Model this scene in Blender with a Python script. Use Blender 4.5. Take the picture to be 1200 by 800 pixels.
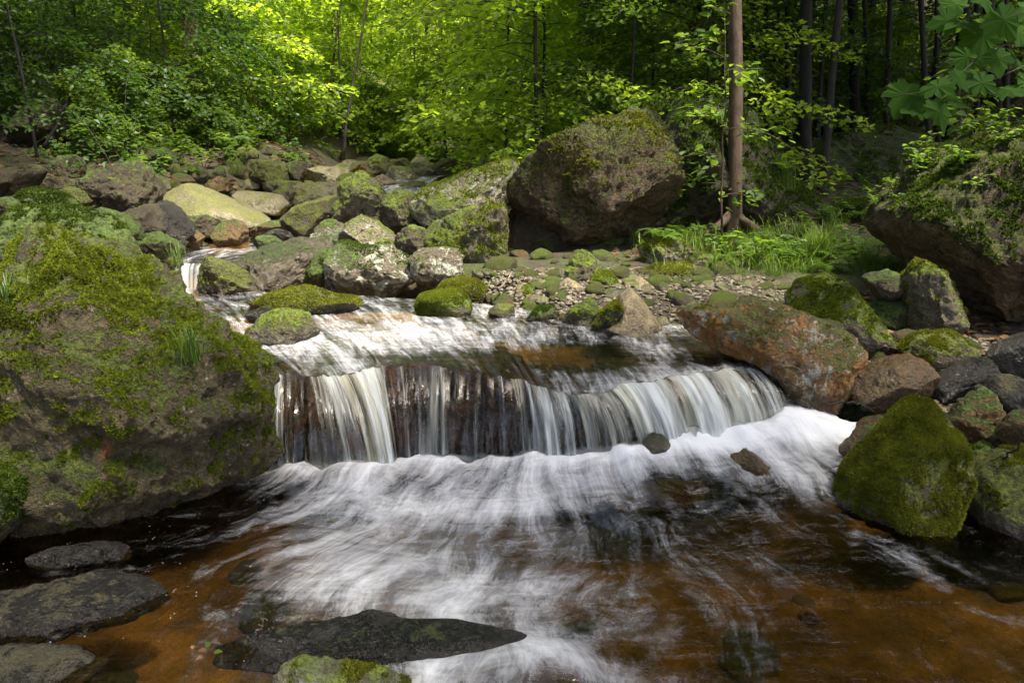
import bpy, bmesh, math, random
import numpy as np
from mathutils import Vector, Matrix
for o in list(bpy.data.objects):
    bpy.data.objects.remove(o)
SC = bpy.context.scene
COL = SC.collection
R = math.radians
# ------------------------------------------------------------------ camera
PITCH, CAMZ, F = R(14.9), 1.6, 867.0
cam = bpy.data.cameras.new('camera')
cam.lens, cam.sensor_width, cam.clip_end, cam.clip_start = 36.0*F/1200.0, 36.0, 600.0, 0.05
camo = bpy.data.objects.new('camera', cam)
camo.location = (0, 0, CAMZ)
camo.rotation_euler = (R(90)-PITCH, 0, 0)
COL.objects.link(camo)
SC.camera = camo
# ------------------------------------------------------------------ sky, sun, exposure
TOSUN = Vector((0.34, -0.24, 1.0)).normalized()
world = bpy.data.worlds.new('World')
SC.world = world
world.use_nodes = True
wn = world.node_tree
wn.nodes.clear()
sky = wn.nodes.new('ShaderNodeTexSky')
sky.sky_type = 'NISHITA'
sky.sun_disc = False
sky.sun_elevation = math.asin(TOSUN.z)
sky.sun_rotation = math.atan2(TOSUN.x, TOSUN.y)
sky.air_density = 0.7
sky.dust_density = 5.0
sky.ozone_density = 0.4
bg = wn.nodes.new('ShaderNodeBackground')
bg.inputs['Strength'].default_value = 0.14
wo = wn.nodes.new('ShaderNodeOutputWorld')
wn.links.new(sky.outputs[0], bg.inputs['Color'])
wn.links.new(bg.outputs[0], wo.inputs['Surface'])
sun = bpy.data.lights.new('sun', 'SUN')
sun.energy = 2.8
sun.angle = R(6)
sun.color = (1.0, 0.93, 0.80)
suno = bpy.data.objects.new('sun', sun)
suno.rotation_euler = TOSUN.to_track_quat('Z', 'Y').to_euler()
suno.location = (0, 0, 40)
COL.objects.link(suno)
SC.view_settings.view_transform = 'Standard'
SC.view_settings.look = 'None'
SC.view_settings.exposure = 2.2
SC.view_settings.gamma = 1.0
SC.cycles.max_bounces = 8
SC.cycles.diffuse_bounces = 4
SC.cycles.glossy_bounces = 3
SC.cycles.transmission_bounces = 4
SC.cycles.transparent_max_bounces = 16
SC.cycles.sample_clamp_indirect = 6.0
SC.cycles.caustics_reflective = False
SC.cycles.caustics_refractive = False
SC.cycles.use_denoising = True

# ------------------------------------------------------------------ helpers: pixels to points in the place
CP, SP = math.cos(PITCH), math.sin(PITCH)
def ray(px, py):
    u, v = (px-600.0)/F, (400.0-py)/F
    return np.array((u, CP+v*SP, -SP+v*CP))
def P(px, py, Y):                      # the point at distance Y seen at a pixel
    d = ray(px, py); t = Y/d[1]
    return np.array((d[0]*t, Y, CAMZ+d[2]*t))
def G(px, py, z):                      # the point at height z seen at a pixel
    d = ray(px, py); t = (z-CAMZ)/d[2]
    return np.array((d[0]*t, d[1]*t, z))
def sstep(a, b, x):
    t = np.clip((x-a)/(b-a), 0, 1); return t*t*(3-2*t)
# ------------------------------------------------------------------ noise
_rs = np.random.RandomState(7)
_perm = np.concatenate([_rs.permutation(256)]*3)
_grad = _rs.normal(size=(256, 3)); _grad /= np.linalg.norm(_grad, axis=1)[:, None]
def pnoise(p):
    p = np.asarray(p, float)
    i = np.floor(p).astype(int); f = p-i; i &= 255
    w = f*f*f*(f*(f*6-15)+10)
    out = 0
    for dx in (0, 1):
        for dy in (0, 1):
            for dz in (0, 1):
                h = _perm[_perm[_perm[i[:, 0]+dx]+i[:, 1]+dy]+i[:, 2]+dz]
                g = _grad[h]
                dot = g[:, 0]*(f[:, 0]-dx)+g[:, 1]*(f[:, 1]-dy)+g[:, 2]*(f[:, 2]-dz)
                wx = w[:, 0] if dx else 1-w[:, 0]
                wy = w[:, 1] if dy else 1-w[:, 1]
                wz = w[:, 2] if dz else 1-w[:, 2]
                out = out+dot*wx*wy*wz
    return out*1.6
def fbm(p, octv=4, gain=0.5, ridged=False):
    a, s, out = 1.0, 1.0, 0
    for k in range(octv):
        n = pnoise(p*s+k*17.3)
        if ridged: n = 0.5-np.abs(n)*1.6
        out = out+a*n; a *= gain; s *= 2.03
    return out
# ------------------------------------------------------------------ helpers: meshes and objects
def mesh_np(name, V, Fc, mat=None, smooth=True, attrs=None, uv=None):
    """V (n,3); Fc (m,3) or (m,4) faces; attrs: per-vertex floats; uv: per-vertex pairs."""
    V = np.ascontiguousarray(V, np.float32); Fc = np.ascontiguousarray(Fc, np.int32)
    me = bpy.data.meshes.new(name)
    k = Fc.shape[1]; m = len(Fc)
    me.vertices.add(len(V)); me.vertices.foreach_set('co', V.ravel())
    me.loops.add(m*k); me.loops.foreach_set('vertex_index', Fc.ravel())
    me.polygons.add(m)
    me.polygons.foreach_set('loop_start', np.arange(0, m*k, k, dtype=np.int32))
    me.polygons.foreach_set('loop_total', np.full(m, k, np.int32))
    me.polygons.foreach_set('use_smooth', np.full(m, smooth))
    for an, av in (attrs or {}).items():
        a = me.attributes.new(an, 'FLOAT', 'POINT')
        a.data.foreach_set('value', np.ascontiguousarray(av, np.float32))
    if uv is not None:
        l = me.uv_layers.new(name='flow')
        l.data.foreach_set('uv', np.ascontiguousarray(np.asarray(uv, np.float32)[Fc.ravel()]).ravel())
    me.update(calc_edges=True)
    if mat: me.materials.append(mat)
    return me
def obj(name, me, parent=None, loc=(0, 0, 0), rot=(0, 0, 0), scale=1.0):
    o = bpy.data.objects.new(name, me)
    COL.objects.link(o)
    o.location = loc; o.rotation_euler = rot
    o.scale = (scale,)*3 if not hasattr(scale, '__len__') else scale
    if parent: o.parent = parent
    return o
def tag(o, label, cat, group=None):
    o['label'] = label; o['category'] = cat
    if group: o['group'] = group
    return o
def thing(name, label, cat, loc=(0, 0, 0), rz=0.0, group=None):
    o = obj(name, None, None, loc, (0, 0, rz)); o.empty_display_size = 0.2
    return tag(o, label, cat, group)
def copy_tree(o, parent=None):
    c = o.copy(); COL.objects.link(c); c.parent = parent
    for ch in list(o.children): copy_tree(ch, c)
    return c
class MB:                                # collects arrays into one mesh
    def __init__(s): s.V, s.F, s.A, s.n = [], [], [], 0
    def add(s, V, Fc, a=0.5):
        V = np.asarray(V, float); s.V.append(V); s.F.append(np.asarray(Fc)+s.n); s.n += len(V)
        s.A.append(np.broadcast_to(np.asarray(a, float), (len(V),)))
    def mesh(s, name, mat, smooth=True):
        return mesh_np(name, np.concatenate(s.V), np.concatenate(s.F), mat, smooth, {'tint': np.concatenate(s.A)})
def tube(pts, rad, k=8, rough=0.0, seed=0):
    """triangles of a tapered tube along a polyline"""
    pts = np.asarray(pts, float); n = len(pts); rad = np.broadcast_to(np.asarray(rad, float), (n,))
    t = np.gradient(pts, axis=0); t /= np.linalg.norm(t, axis=1)[:, None]+1e-9
    ref = np.array((1.0, 0, 0)) if abs(t[:, 0]).mean() < 0.8 else np.array((0, 1.0, 0))
    a = np.cross(t, ref); a /= np.linalg.norm(a, axis=1)[:, None]; b = np.cross(t, a)
    th = np.arange(k)*2*math.pi/k
    rr = rad[:, None]*np.ones(k)
    if rough:
        q = np.stack([np.cos(th)[None, :]*1.7+seed+0*rr, np.sin(th)[None, :]*1.7+0*rr, np.arange(n)[:, None]*0.35+0*rr], -1).reshape(-1, 3)
        rr = rr*(1+rough*fbm(q, 3).reshape(n, k))
    V = pts[:, None, :]+rr[:, :, None]*(np.cos(th)[None, :, None]*a[:, None, :]+np.sin(th)[None, :, None]*b[:, None, :])
    V = V.reshape(-1, 3)
    i = np.arange(n-1)[:, None]*k; j = np.arange(k)[None, :]; j2 = (j+1) % k
    q = np.stack([i+j, i+j2, i+k+j2, i+k+j], -1).reshape(-1, 4)
    T = np.concatenate([q[:, [0, 1, 2]], q[:, [0, 2, 3]]])
    V = np.concatenate([V, pts[:1], pts[-1:]])
    jj = np.arange(k)
    c0 = np.stack([jj, np.full(k, n*k), (jj+1) % k], -1); c1 = np.stack([(n-1)*k+jj, (n-1)*k+(jj+1) % k, np.full(k, n*k+1)], -1)
    return V, np.concatenate([T, c0, c1])
_ico = {}
def ico(s):
    if s not in _ico:
        bm = bmesh.new(); bmesh.ops.create_icosphere(bm, subdivisions=s, radius=1)
        _ico[s] = (np.array([v.co[:] for v in bm.verts]), np.array([[v.index for v in f.verts] for f in bm.faces])); bm.free()
    return _ico[s]
# ------------------------------------------------------------------ helpers: materials
class NT:
    def __init__(s, name):
        s.m = bpy.data.materials.new(name); s.m.use_nodes = True; s.t = s.m.node_tree; s.t.nodes.clear()
        s.out = s.t.nodes.new('ShaderNodeOutputMaterial')
    def n(s, typ, ins=None, **props):
        nd = s.t.nodes.new('ShaderNode'+typ)
        for k, v in props.items(): setattr(nd, k, v)
        for k, v in (ins or {}).items():
            sock = nd.inputs[k]
            if hasattr(v, 'is_linked') or isinstance(v, bpy.types.NodeSocket): s.t.links.new(v, sock)
            else:
                if isinstance(v, tuple) and len(v) == 3 and sock.type == 'RGBA': v = v+(1,)
                sock.default_value = v
        return nd
    def math(s, op, a, b=0.0, c=None, clamp=False):
        ins = {0: a, 1: b}
        if c is not None: ins[2] = c
        return s.n('Math', ins, operation=op, use_clamp=clamp).outputs[0]
    def noise(s, vec, scale, detail=5.0, rough=0.6, dist=0.0):
        return s.n('TexNoise', {'Vector': vec, 'Scale': scale, 'Detail': detail, 'Roughness': rough, 'Distortion': dist}).outputs['Fac']
    def mix(s, fac, a, b, blend='MIX'):
        nd = s.n('Mix', None, data_type='RGBA', blend_type=blend)
        for i, v in ((0, fac), (6, a), (7, b)):
            if isinstance(v, bpy.types.NodeSocket): s.t.links.new(v, nd.inputs[i])
            else: nd.inputs[i].default_value = (v+(1,)) if isinstance(v, tuple) and len(v) == 3 else v
        return nd.outputs[2]
    def ss(s, x, a, b):                  # smoothstep a..b
        return s.n('MapRange', {'Value': x, 'From Min': a, 'From Max': b, 'To Min': 0.0, 'To Max': 1.0}, interpolation_type='SMOOTHSTEP').outputs[0]
    def ramp(s, fac, stops):
        nd = s.n('ValToRGB', {'Fac': fac}); cr = nd.color_ramp
        while len(cr.elements) < len(stops): cr.elements.new(0.5)
        for e, (p, c) in zip(cr.elements, stops): e.position = p; e.color = c+(1,)
        return nd.outputs['Color']
    def attr(s, name, typ='GEOMETRY'):
        return s.n('Attribute', attribute_name=name, attribute_type=typ)
    def surf(s, sh): s.t.links.new(sh, s.out.inputs['Surface']); return s.m
def rock_mat(name, stone, moss=0.3, mosscol=((0.030, 0.045, 0.006), (0.13, 0.16, 0.018)), lichen=0.0, lichcol=(0.42, 0.42, 0.36),
             rust=0.0, wet=0.0, up=0.9, fine=1.0, bump=1.0, rustcol=(0.26, 0.085, 0.018)):
    k = NT(name)
    rnd = k.n('ObjectInfo').outputs['Random']
    off = k.n('CombineXYZ', {0: k.math('MULTIPLY', rnd, 37.0), 1: k.math('MULTIPLY', rnd, 91.0), 2: k.math('MULTIPLY', rnd, 53.0)}).outputs[0]
    vec = k.n('VectorMath', {0: k.n('TexCoord').outputs['Object'], 1: off}, operation='ADD').outputs[0]
    n1 = k.noise(vec, 2.3*fine, 7, 0.62); n2 = k.noise(vec, 11.0*fine, 7, 0.68, 0.4); n3 = k.noise(vec, 60.0*fine, 4, 0.7)
    s = k.math('ADD', k.math('ADD', k.math('MULTIPLY', n1, 0.38), k.math('MULTIPLY', n2, 0.37)), k.math('MULTIPLY', n3, 0.32))
    c = k.ramp(s, [(0.40, stone[0]), (0.52, stone[1]), (0.64, stone[2])])
    if rust:
        rn = k.noise(vec, 3.1*fine, 6, 0.7, 0.6)
        rm = k.ss(rn, 0.62-0.35*rust, 0.75-0.35*rust)
        c = k.mix(rm, c, k.mix(n3, tuple(x*0.45 for x in rustcol), rustcol))
    ve = k.n('TexVoronoi', {'Vector': k.n('VectorMath', {0: vec, 1: k.n('VectorMath', {0: k.n('TexNoise', {'Vector': vec, 'Scale': 4.0*fine, 'Detail': 4.0}).outputs['Color'], 'Scale': 0.25/fine}, operation='SCALE').outputs[0]}, operation='ADD').outputs[0], 'Scale': 4.5*fine}, feature='DISTANCE_TO_EDGE').outputs['Distance']
    crack = k.ss(ve, 0.0, 0.05)
    c = k.mix(k.math('MULTIPLY', k.math('MULTIPLY', k.math('SUBTRACT', 1.0, crack), k.ss(n1, 0.45, 0.62)), 0.5), c, tuple(x*0.35 for x in stone[0]))
    pit = k.ss(k.noise(vec, 27.0*fine, 3, 0.8, 0.5), 0.40, 0.30)
    c = k.mix(k.math('MULTIPLY', pit, 0.7), c, tuple(x*0.3 for x in stone[0]))
    if lichen:
        ln = k.noise(vec, 7.0*fine, 10, 0.75, 0.3)
        lm = k.ss(ln, 0.66-0.25*lichen, 0.72-0.25*lichen)
        sp = k.ss(k.n('TexVoronoi', {'Vector': vec, 'Scale': 38.0*fine, 'Randomness': 1.0}).outputs['Distance'], 0.30, 0.22)
        sp = k.math('MULTIPLY', sp, k.ss(n2, 0.50, 0.58))
        c = k.mix(k.math('MULTIPLY', k.math('MAXIMUM', lm, k.math('MULTIPLY', sp, 0.7)), 0.85), c, k.mix(n3, tuple(x*0.6 for x in lichcol), lichcol))
    geo = k.n('NewGeometry')
    nz = k.n('SeparateXYZ', {0: geo.outputs['Normal']}).outputs['Z']
    pz = k.n('SeparateXYZ', {0: geo.outputs['Position']}).outputs['Z']
    mm = k.math('ADD', k.math('MULTIPLY', nz, up), k.math('ADD', k.math('MULTIPLY', k.math('SUBTRACT', n1, 0.5), 2.6), k.math('MULTIPLY', k.math('SUBTRACT', n2, 0.5), 2.2)))
    mm = k.math('ADD', mm, k.math('MULTIPLY', k.math('SUBTRACT', n3, 0.5), 1.0))
    th = 1.18-1.9*moss
    mmask = k.ss(mm, th-0.12, th+0.30)
    wl = k.attr('wl', 'OBJECT').outputs['Fac']
    dz = k.math('ADD', k.math('SUBTRACT', pz, wl), k.math('MULTIPLY', k.math('SUBTRACT', n2, 0.5), 0.12))
    dry = k.ss(dz, 0.0, 0.07)
    mmask = k.math('MULTIPLY', mmask, k.math('ADD', k.math('MULTIPLY', dry, 0.85), 0.15))
    mc = k.mix(k.ss(k.math('ADD', k.math('MULTIPLY', n3, 0.6), k.math('MULTIPLY', n2, 0.4)), 0.40, 0.66), mosscol[0], mosscol[1])
    c = k.mix(mmask, c, mc)
    wetm = k.math('MAXIMUM', k.math('SUBTRACT', 1.0, dry), wet)
    c = k.mix(k.math('MULTIPLY', wetm, 0.5), c, (0.0, 0.0, 0.0))
    ro = k.math('SUBTRACT', k.math('ADD', 0.80, k.math('MULTIPLY', mmask, 0.15)), k.math('MULTIPLY', wetm, k.math('SUBTRACT', 0.60, k.math('MULTIPLY', mmask, 0.45))))
    h = k.math('ADD', k.math('ADD', k.math('MULTIPLY', n1, 0.5), k.math('MULTIPLY', n2, 0.55)), k.math('ADD', k.math('MULTIPLY', n3, 0.24), k.math('MULTIPLY', k.math('SUBTRACT', 1.0, pit), 0.10)))
    h = k.math('ADD', h, k.math('MULTIPLY', mmask, k.math('ADD', 0.10, k.math('MULTIPLY', n3, 0.25))))
    b = k.n('Bump', {'Height': h, 'Strength': 0.9*bump, 'Distance': 0.065/fine})
    bs = k.n('BsdfPrincipled', {'Base Color': c, 'Roughness': ro, 'Normal': b.outputs[0], 'Specular IOR Level': 0.45})
    return k.surf(bs.outputs[0])
def leaf_mat(name, front, trans, fac=0.5, rough=0.45, spec=0.35):
    """front / trans: pairs of colours between which each leaf picks by its own tint"""
    k = NT(name)
    t = k.attr('tint').outputs['Fac']
    rnd = k.n('ObjectInfo').outputs['Random']
    t = k.math('ADD', k.math('MULTIPLY', t, 0.75), k.math('MULTIPLY', rnd, 0.25))
    d = k.n('BsdfPrincipled', {'Base Color': k.mix(t, front[0], front[1]), 'Roughness': rough, 'Specular IOR Level': spec})
    tr = k.n('BsdfTranslucent', {'Color': k.mix(t, trans[0], trans[1])})
    return k.surf(k.n('MixShader', {0: fac, 1: d.outputs[0], 2: tr.outputs[0]}).outputs[0])
def bark_mat(name, c1, c2, moss=0.0, scale=(9, 9, 2.0)):
    k = NT(name)
    tc = k.n('TexCoord').outputs['Object']
    v = k.n('VectorMath', {0: tc, 1: scale}, operation='MULTIPLY').outputs[0]
    n = k.noise(v, 2.0, 7, 0.7, 0.4); n2 = k.noise(tc, 3.0, 5, 0.6)
    c = k.mix(k.ss(n, 0.35, 0.68), c1, c2)
    if moss: c = k.mix(k.ss(n2, 0.72-0.4*moss, 0.85-0.4*moss), c, (0.05, 0.07, 0.012))
    b = k.n('Bump', {'Height': n, 'Strength': 0.7, 'Distance': 0.02})
    return k.surf(k.n('BsdfPrincipled', {'Base Color': c, 'Roughness': 0.85, 'Normal': b.outputs[0]}).outputs[0])
# ================================================================== THE SETTING
BROWN = ((0.020, 0.015, 0.010), (0.075, 0.060, 0.042), (0.20, 0.17, 0.13))
# ------------------------------------------------------------------ ground
_ky = np.array([-6, 0, 2.4, 3.0, 3.8, 4.4, 4.6, 4.85, 5.6, 6.0, 7.0, 9.0, 11, 14, 18, 30, 90])
_xl = np.array([-2.8, -2.6, -2.2, -2.0, -1.7, -2.1, -2.3, -2.4, -2.6, -2.8, -3.3, -3.3, -3.1, -3.2, -3.0, -2.0, 0])
_xr = np.array([3.6, 3.5, 3.0, 1.95, 1.7, 1.15, 0.6, 0.0, -0.3, -0.7, -1.6, -1.0, -0.8, -0.3, 0.0, 2.0, 4])
_kb = np.array([-6, 0, 3.6, 3.95, 4.25, 6.3, 7.3, 9, 11, 14, 18, 25, 40, 90])
_zb = np.array([-.42, -.36, -.30, -.22, .26, .30, .54, .74, .93, 1.06, 1.2, 1.6, 4.0, 20.0])
def softplus(x, k=2.0): return np.log1p(np.exp(np.clip(x*k, -40, 40)))/k
def ground_z(x, y):
    x = np.asarray(x, float); y = np.asarray(y, float)
    xl, xr, zb = np.interp(y, _ky, _xl), np.interp(y, _ky, _xr), np.interp(y, _kb, _zb)
    dl, dr = xl-x, x-xr
    q = np.stack([x, y, 0*x], -1).reshape(-1, 3)
    nz = fbm(q*0.35, 3).reshape(x.shape)*0.18+fbm(q*1.7, 4).reshape(x.shape)*0.055
    zl = np.maximum(zb+0.22, 0.25)+0.26*softplus(dl-0.6)+0.20*softplus(dl-5.0, 1)+0.02*np.maximum(y-8, 0)
    bench = 0.54*sstep(2.6, 5.2, y+0.1*(x-2.0))+0.10*sstep(4.6, 6.5, y)
    zr = np.maximum(bench, zb+0.12)+0.27*softplus(y-11.8+0.2*(x-2.5), 2)*sstep(-1, 2.5, dr)+0.36*softplus(x-7.0, 1.5)
    z = zb+nz*0.6
    z = z+(zl+nz-z)*sstep(-0.15, 0.7, dl)
    z = z+(zr+nz*np.where(y < 7, 0.35, 1.0)-z)*sstep(-0.1, 0.5, dr)
    return z
def spaced(a, b, c0, n, k):
    t = np.linspace(-1, 1, n); s = np.sinh(t*k)/math.sinh(k)
    return np.where(s < 0, c0+s*(c0-a), c0+s*(b-c0))
gx = spaced(-75, 75, 0.2, 250, 4.2); gy = spaced(-12, 110, 4.5, 280, 3.6)
GX, GY = np.meshgrid(gx, gy)
GZ = ground_z(GX, GY)
nx_, ny_ = len(gx), len(gy)
ii = np.arange(ny_-1)[:, None]*nx_+np.arange(nx_-1)[None, :]
gF = np.stack([ii, ii+1, ii+nx_+1, ii+nx_], -1).reshape(-1, 4)
k = NT('forest_floor')
geo = k.n('NewGeometry'); pos = geo.outputs['Position']
n1 = k.noise(pos, 0.8, 6, 0.6); n2 = k.noise(pos, 7.0, 7, 0.7, 0.3); n3 = k.noise(pos, 45.0, 4, 0.7)
c = k.ramp(k.math('ADD', k.math('MULTIPLY', n2, 0.6), k.math('MULTIPLY', n3, 0.4)), [(0.35, (0.018, 0.013, 0.008)), (0.52, (0.060, 0.042, 0.026)), (0.68, (0.17, 0.12, 0.075))])
nzz = k.n('SeparateXYZ', {0: geo.outputs['Normal']}).outputs['Z']
mo = k.ss(k.math('ADD', k.math('MULTIPLY', n1, 1.0), k.math('MULTIPLY', n2, 0.6)), 0.74, 0.95)
c = k.mix(mo, c, k.mix(n3, (0.022, 0.032, 0.006), (0.085, 0.11, 0.018)))
bed = k.attr('bed').outputs['Fac']
sepb = k.n('SeparateXYZ', {0: pos}).outputs
bn = k.noise(pos, 2.2, 5, 0.6); 
bc = k.ramp(k.math('ADD', k.math('MULTIPLY', bn, 0.6), k.math('MULTIPLY', n2, 0.45)), [(0.36, (0.032, 0.023, 0.009)), (0.52, (0.145, 0.092, 0.030)), (0.68, (0.36, 0.22, 0.068))])
c = k.mix(bed, c, bc)
h = k.math('ADD', n2, k.math('MULTIPLY', n3, 0.4))
b = k.n('Bump', {'Height': h, 'Strength': 1.0, 'Distance': 0.09})
M_ground = k.surf(k.n('BsdfPrincipled', {'Base Color': c, 'Roughness': 0.9, 'Normal': b.outputs[0]}).outputs[0])
xlG, xrG = np.interp(GY, _ky, _xl), np.interp(GY, _ky, _xr)
bedA = sstep(-0.25, 0.15, np.minimum(GX-xlG, xrG-GX))*sstep(16, 10, GY)
ground = obj('ground', mesh_np('ground', np.stack([GX, GY, GZ], -1).reshape(-1, 3), gF, M_ground, True, {'bed': bedA.ravel()}))
ground['kind'] = 'structure'
def gz(x, y): return float(ground_z(np.array([x]), np.array([y]))[0])

# ------------------------------------------------------------------ water
# lip of the fall and the line where it lands, traced left to right: lip px,py,Y | landing px,py,Y | how much water falls there
FALL = [(300, 439, 3.84, 296, 553, 3.52, .35), (318, 438, 3.82, 322, 552, 3.50, .36), (345, 437, 3.80, 347, 550, 3.48, .34), (375, 440, 3.78, 396, 548, 3.46, .50),
        (405, 438, 3.82, 440, 547, 3.45, .85), (432, 431, 3.90, 462, 545, 3.48, .80), (455, 428, 3.94, 470, 543, 3.55, .36), (490, 427, 3.94, 492, 543, 3.58, .30),
        (530, 430, 3.90, 530, 542, 3.57, .28), (565, 435, 3.82, 570, 542, 3.55, .32), (600, 443, 3.74, 610, 540, 3.51, .42), (630, 451, 3.67, 645, 537, 3.47, .62),
        (670, 460, 3.58, 690, 530, 3.45, .60), (705, 461, 3.55, 735, 525, 3.42, .72), (730, 449, 3.62, 765, 519, 3.44, .86), (770, 445, 3.66, 800, 512, 3.48, .95),
        (810, 438, 3.72, 842, 505, 3.50, .88), (850, 432, 3.78, 887, 498, 3.54, .82), (885, 433, 3.80, 919, 491, 3.58, .70), (905, 440, 3.84, 934, 486, 3.64, .35)]
FALL_T = np.linspace(0, 1, len(FALL))
LIPC = np.array([P(a, b_, Y) for a, b_, Y, *_ in FALL]); BASC = np.array([P(f[3], f[4], f[5]) for f in FALL]); DENC = np.array([f[6] for f in FALL])
def cubic(tt, arr):                       # smooth interpolation through the control rows
    tt = np.asarray(tt); n = len(arr); x = tt*(n-1); i = np.clip(np.floor(x).astype(int), 0, n-2); f = (x-i)
    if arr.ndim > 1: f = f[..., None]
    p0, p1, p2, p3 = arr[np.maximum(i-1, 0)], arr[i], arr[i+1], arr[np.minimum(i+2, n-1)]
    return 0.5*((2*p1)+(-p0+p2)*f+(2*p0-5*p1+4*p2-p3)*f*f+(-p0+3*p1-3*p2+p3)*f**3)
UP = 0.47
def lip_at(t):                            # the lip is broken rock: uneven in height and in plan
    t = np.asarray(t); L = cubic(t, LIPC); q = np.stack([t*34, 0*t, 0*t], -1); n = fbm(q, 3); n2 = fbm(q*0.45+7, 2)
    L[:, 1] += 0.030*n+0.03*n2; L[:, 2] += 0.012*fbm(q*1.3+40, 3)
    return L
def water_mat(name, tint, streak=(5.0, 1.0), fine=(22.0, 2.2), foamcol=(0.80, 0.82, 0.86), gloss=0.10, bump=0.35, flecks=False, crest=(4.0, 14.0, 4.0)):
    k = NT(name)
    uv = k.n('UVMap', uv_map='flow').outputs[0]
    s1 = k.n('VectorMath', {0: uv, 1: streak+(1.0,)}, operation='MULTIPLY').outputs[0]
    s2 = k.n('VectorMath', {0: uv, 1: fine+(1.0,)}, operation='MULTIPLY').outputs[0]
    a = k.noise(s1, 1.0, 4, 0.6, 1.2); b = k.noise(s2, 1.0, 4, 0.58, 1.0); c2 = k.noise(s2, 2.7, 3, 0.6, 1.6)
    dens = k.attr('foam').outputs['Fac']; clear = k.attr('clear').outputs['Fac']
    thr = k.math('ABSOLUTE', k.math('SUBTRACT', k.math('MULTIPLY', c2, 2.0), 1.0))
    fil = k.math('SUBTRACT', 1.0, k.ss(thr, 0.0, 0.22))                       # thin bright threads of froth
    nn = k.math('ADD', k.math('ADD', k.math('MULTIPLY', a, 0.55), k.math('MULTIPLY', b, 0.45)), k.math('MULTIPLY', fil, 0.05))
    wp = k.n('NewGeometry').outputs['Position']
    wv = k.noise(k.n('VectorMath', {0: wp, 1: crest}, operation='MULTIPLY').outputs[0], 1.0, 4, 0.62, 1.4)     # small crests across the current
    nn = k.math('ADD', k.math('MULTIPLY', nn, 0.77), k.math('MULTIPLY', wv, 0.23))
    v = k.math('ADD', dens, k.math('MULTIPLY', k.math('SUBTRACT', nn, 0.52), 2.5))
    m = k.math('MULTIPLY', k.ss(v, 0.16, 1.32), 0.95)
    vd = k.n('TexVoronoi', {'Vector': k.n('VectorMath', {0: uv, 1: (44.0, 30.0, 1.0)}, operation='MULTIPLY').outputs[0], 'Scale': 1.0}).outputs['Distance']
    fl = k.math('MULTIPLY', k.ss(vd, 0.13, 0.06), k.ss(k.noise(uv, 6.0, 3, 0.6), 0.50, 0.60))
    m = k.math('MAXIMUM', m, k.math('MULTIPLY', k.math('MULTIPLY', fl, k.ss(k.n('SeparateXYZ', {0: k.n('NewGeometry').outputs['Position']}).outputs['X'], -0.25, -0.75)), 0.5 if flecks else 0.0))
    bm = k.n('Bump', {'Height': k.math('ADD', k.math('MULTIPLY', wv, 0.6), k.math('ADD', k.math('MULTIPLY', a, 0.4), k.math('MULTIPLY', b, 0.35))), 'Strength': bump, 'Distance': 0.045})
    fr = k.n('Fresnel', {'IOR': 1.33, 'Normal': bm.outputs[0]}).outputs[0]
    gl = k.n('BsdfGlossy', {'Color': (1, 1, 1), 'Roughness': gloss, 'Normal': bm.outputs[0]})
    tr = k.n('BsdfTransparent', {'Color': k.mix(clear, tint[0], tint[1])})
    w = k.n('MixShader', {0: fr, 1: tr.outputs[0], 2: gl.outputs[0]}).outputs[0]
    fd = k.n('BsdfDiffuse', {'Color': foamcol, 'Normal': bm.outputs[0]})
    ft = k.n('BsdfTranslucent', {'Color': foamcol})
    fo = k.n('MixShader', {0: 0.25, 1: fd.outputs[0], 2: ft.outputs[0]}).outputs[0]
    return k.surf(k.n('MixShader', {0: m, 1: w, 2: fo}).outputs[0])
M_pool = water_mat('pool_water', ((0.60, 0.48, 0.24), (0.85, 0.75, 0.50)), (3.0, 1.1), (9.5, 3.0), flecks=True)
M_upper = water_mat('upper_water', ((0.50, 0.42, 0.20), (0.78, 0.70, 0.45)), (7.0, 1.3), (30.0, 3.2), gloss=0.12)

def grid_faces(nr, nc):
    q = np.arange(nr-1)[:, None]*nc+np.arange(nc-1)[None, :]
    return np.stack([q, q+1, q+nc+1, q+nc], -1).reshape(-1, 4)
def blob(X, Y, px, py, sx, sy, z=0.0, rot=0.0):    # soft patch centred where a pixel meets the water
    g = G(px, py, z); dx, dy = X-g[0], Y-g[1]; c_, s_ = math.cos(rot), math.sin(rot)
    return np.exp(-(((dx*c_+dy*s_)/sx)**2+((-dx*s_+dy*c_)/sy)**2))
# lower pool
lx = np.linspace(-4.2, 4.6, 420); ly = np.concatenate([np.linspace(-2.0, 0.9, 30)[:-1], np.linspace(0.9, 4.4, 210)])
LX, LY = np.meshgrid(lx, ly)
tt = np.linspace(0, 1, 200); bas = cubic(tt, BASC)
yb = np.interp(LX, bas[:, 0], bas[:, 1]); zbse = np.interp(LX, bas[:, 0], bas[:, 2], left=0.0)
zbse = np.where(LX > bas[-1, 0], bas[-1, 2]*sstep(2.3, 1.5, LX), zbse)
q = np.stack([LX, LY, 0*LX], -1).reshape(-1, 3)
fall_d = np.maximum(yb-LY, 0)
flow_n = fbm(q*np.array((1.3, 1.3, 1)), 3).reshape(LX.shape)
LZ = zbse*np.exp(-(fall_d/0.42)**1.3)+0.012*flow_n*sstep(0, 1.2, LX+2.0)
turb = np.exp(-fall_d/0.7)*sstep(-1.6, -1.2, LX)
LZ += 0.030*np.exp(-((fall_d-0.05)/0.12)**2)*sstep(-1.6, -1.3, LX)*sstep(1.9, 1.5, LX)
LZ += turb*0.042*fbm(q*np.array((5.5, 4.0, 1)), 3).reshape(LX.shape)+0.006*fbm(q*6.0, 2).reshape(LX.shape)
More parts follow.
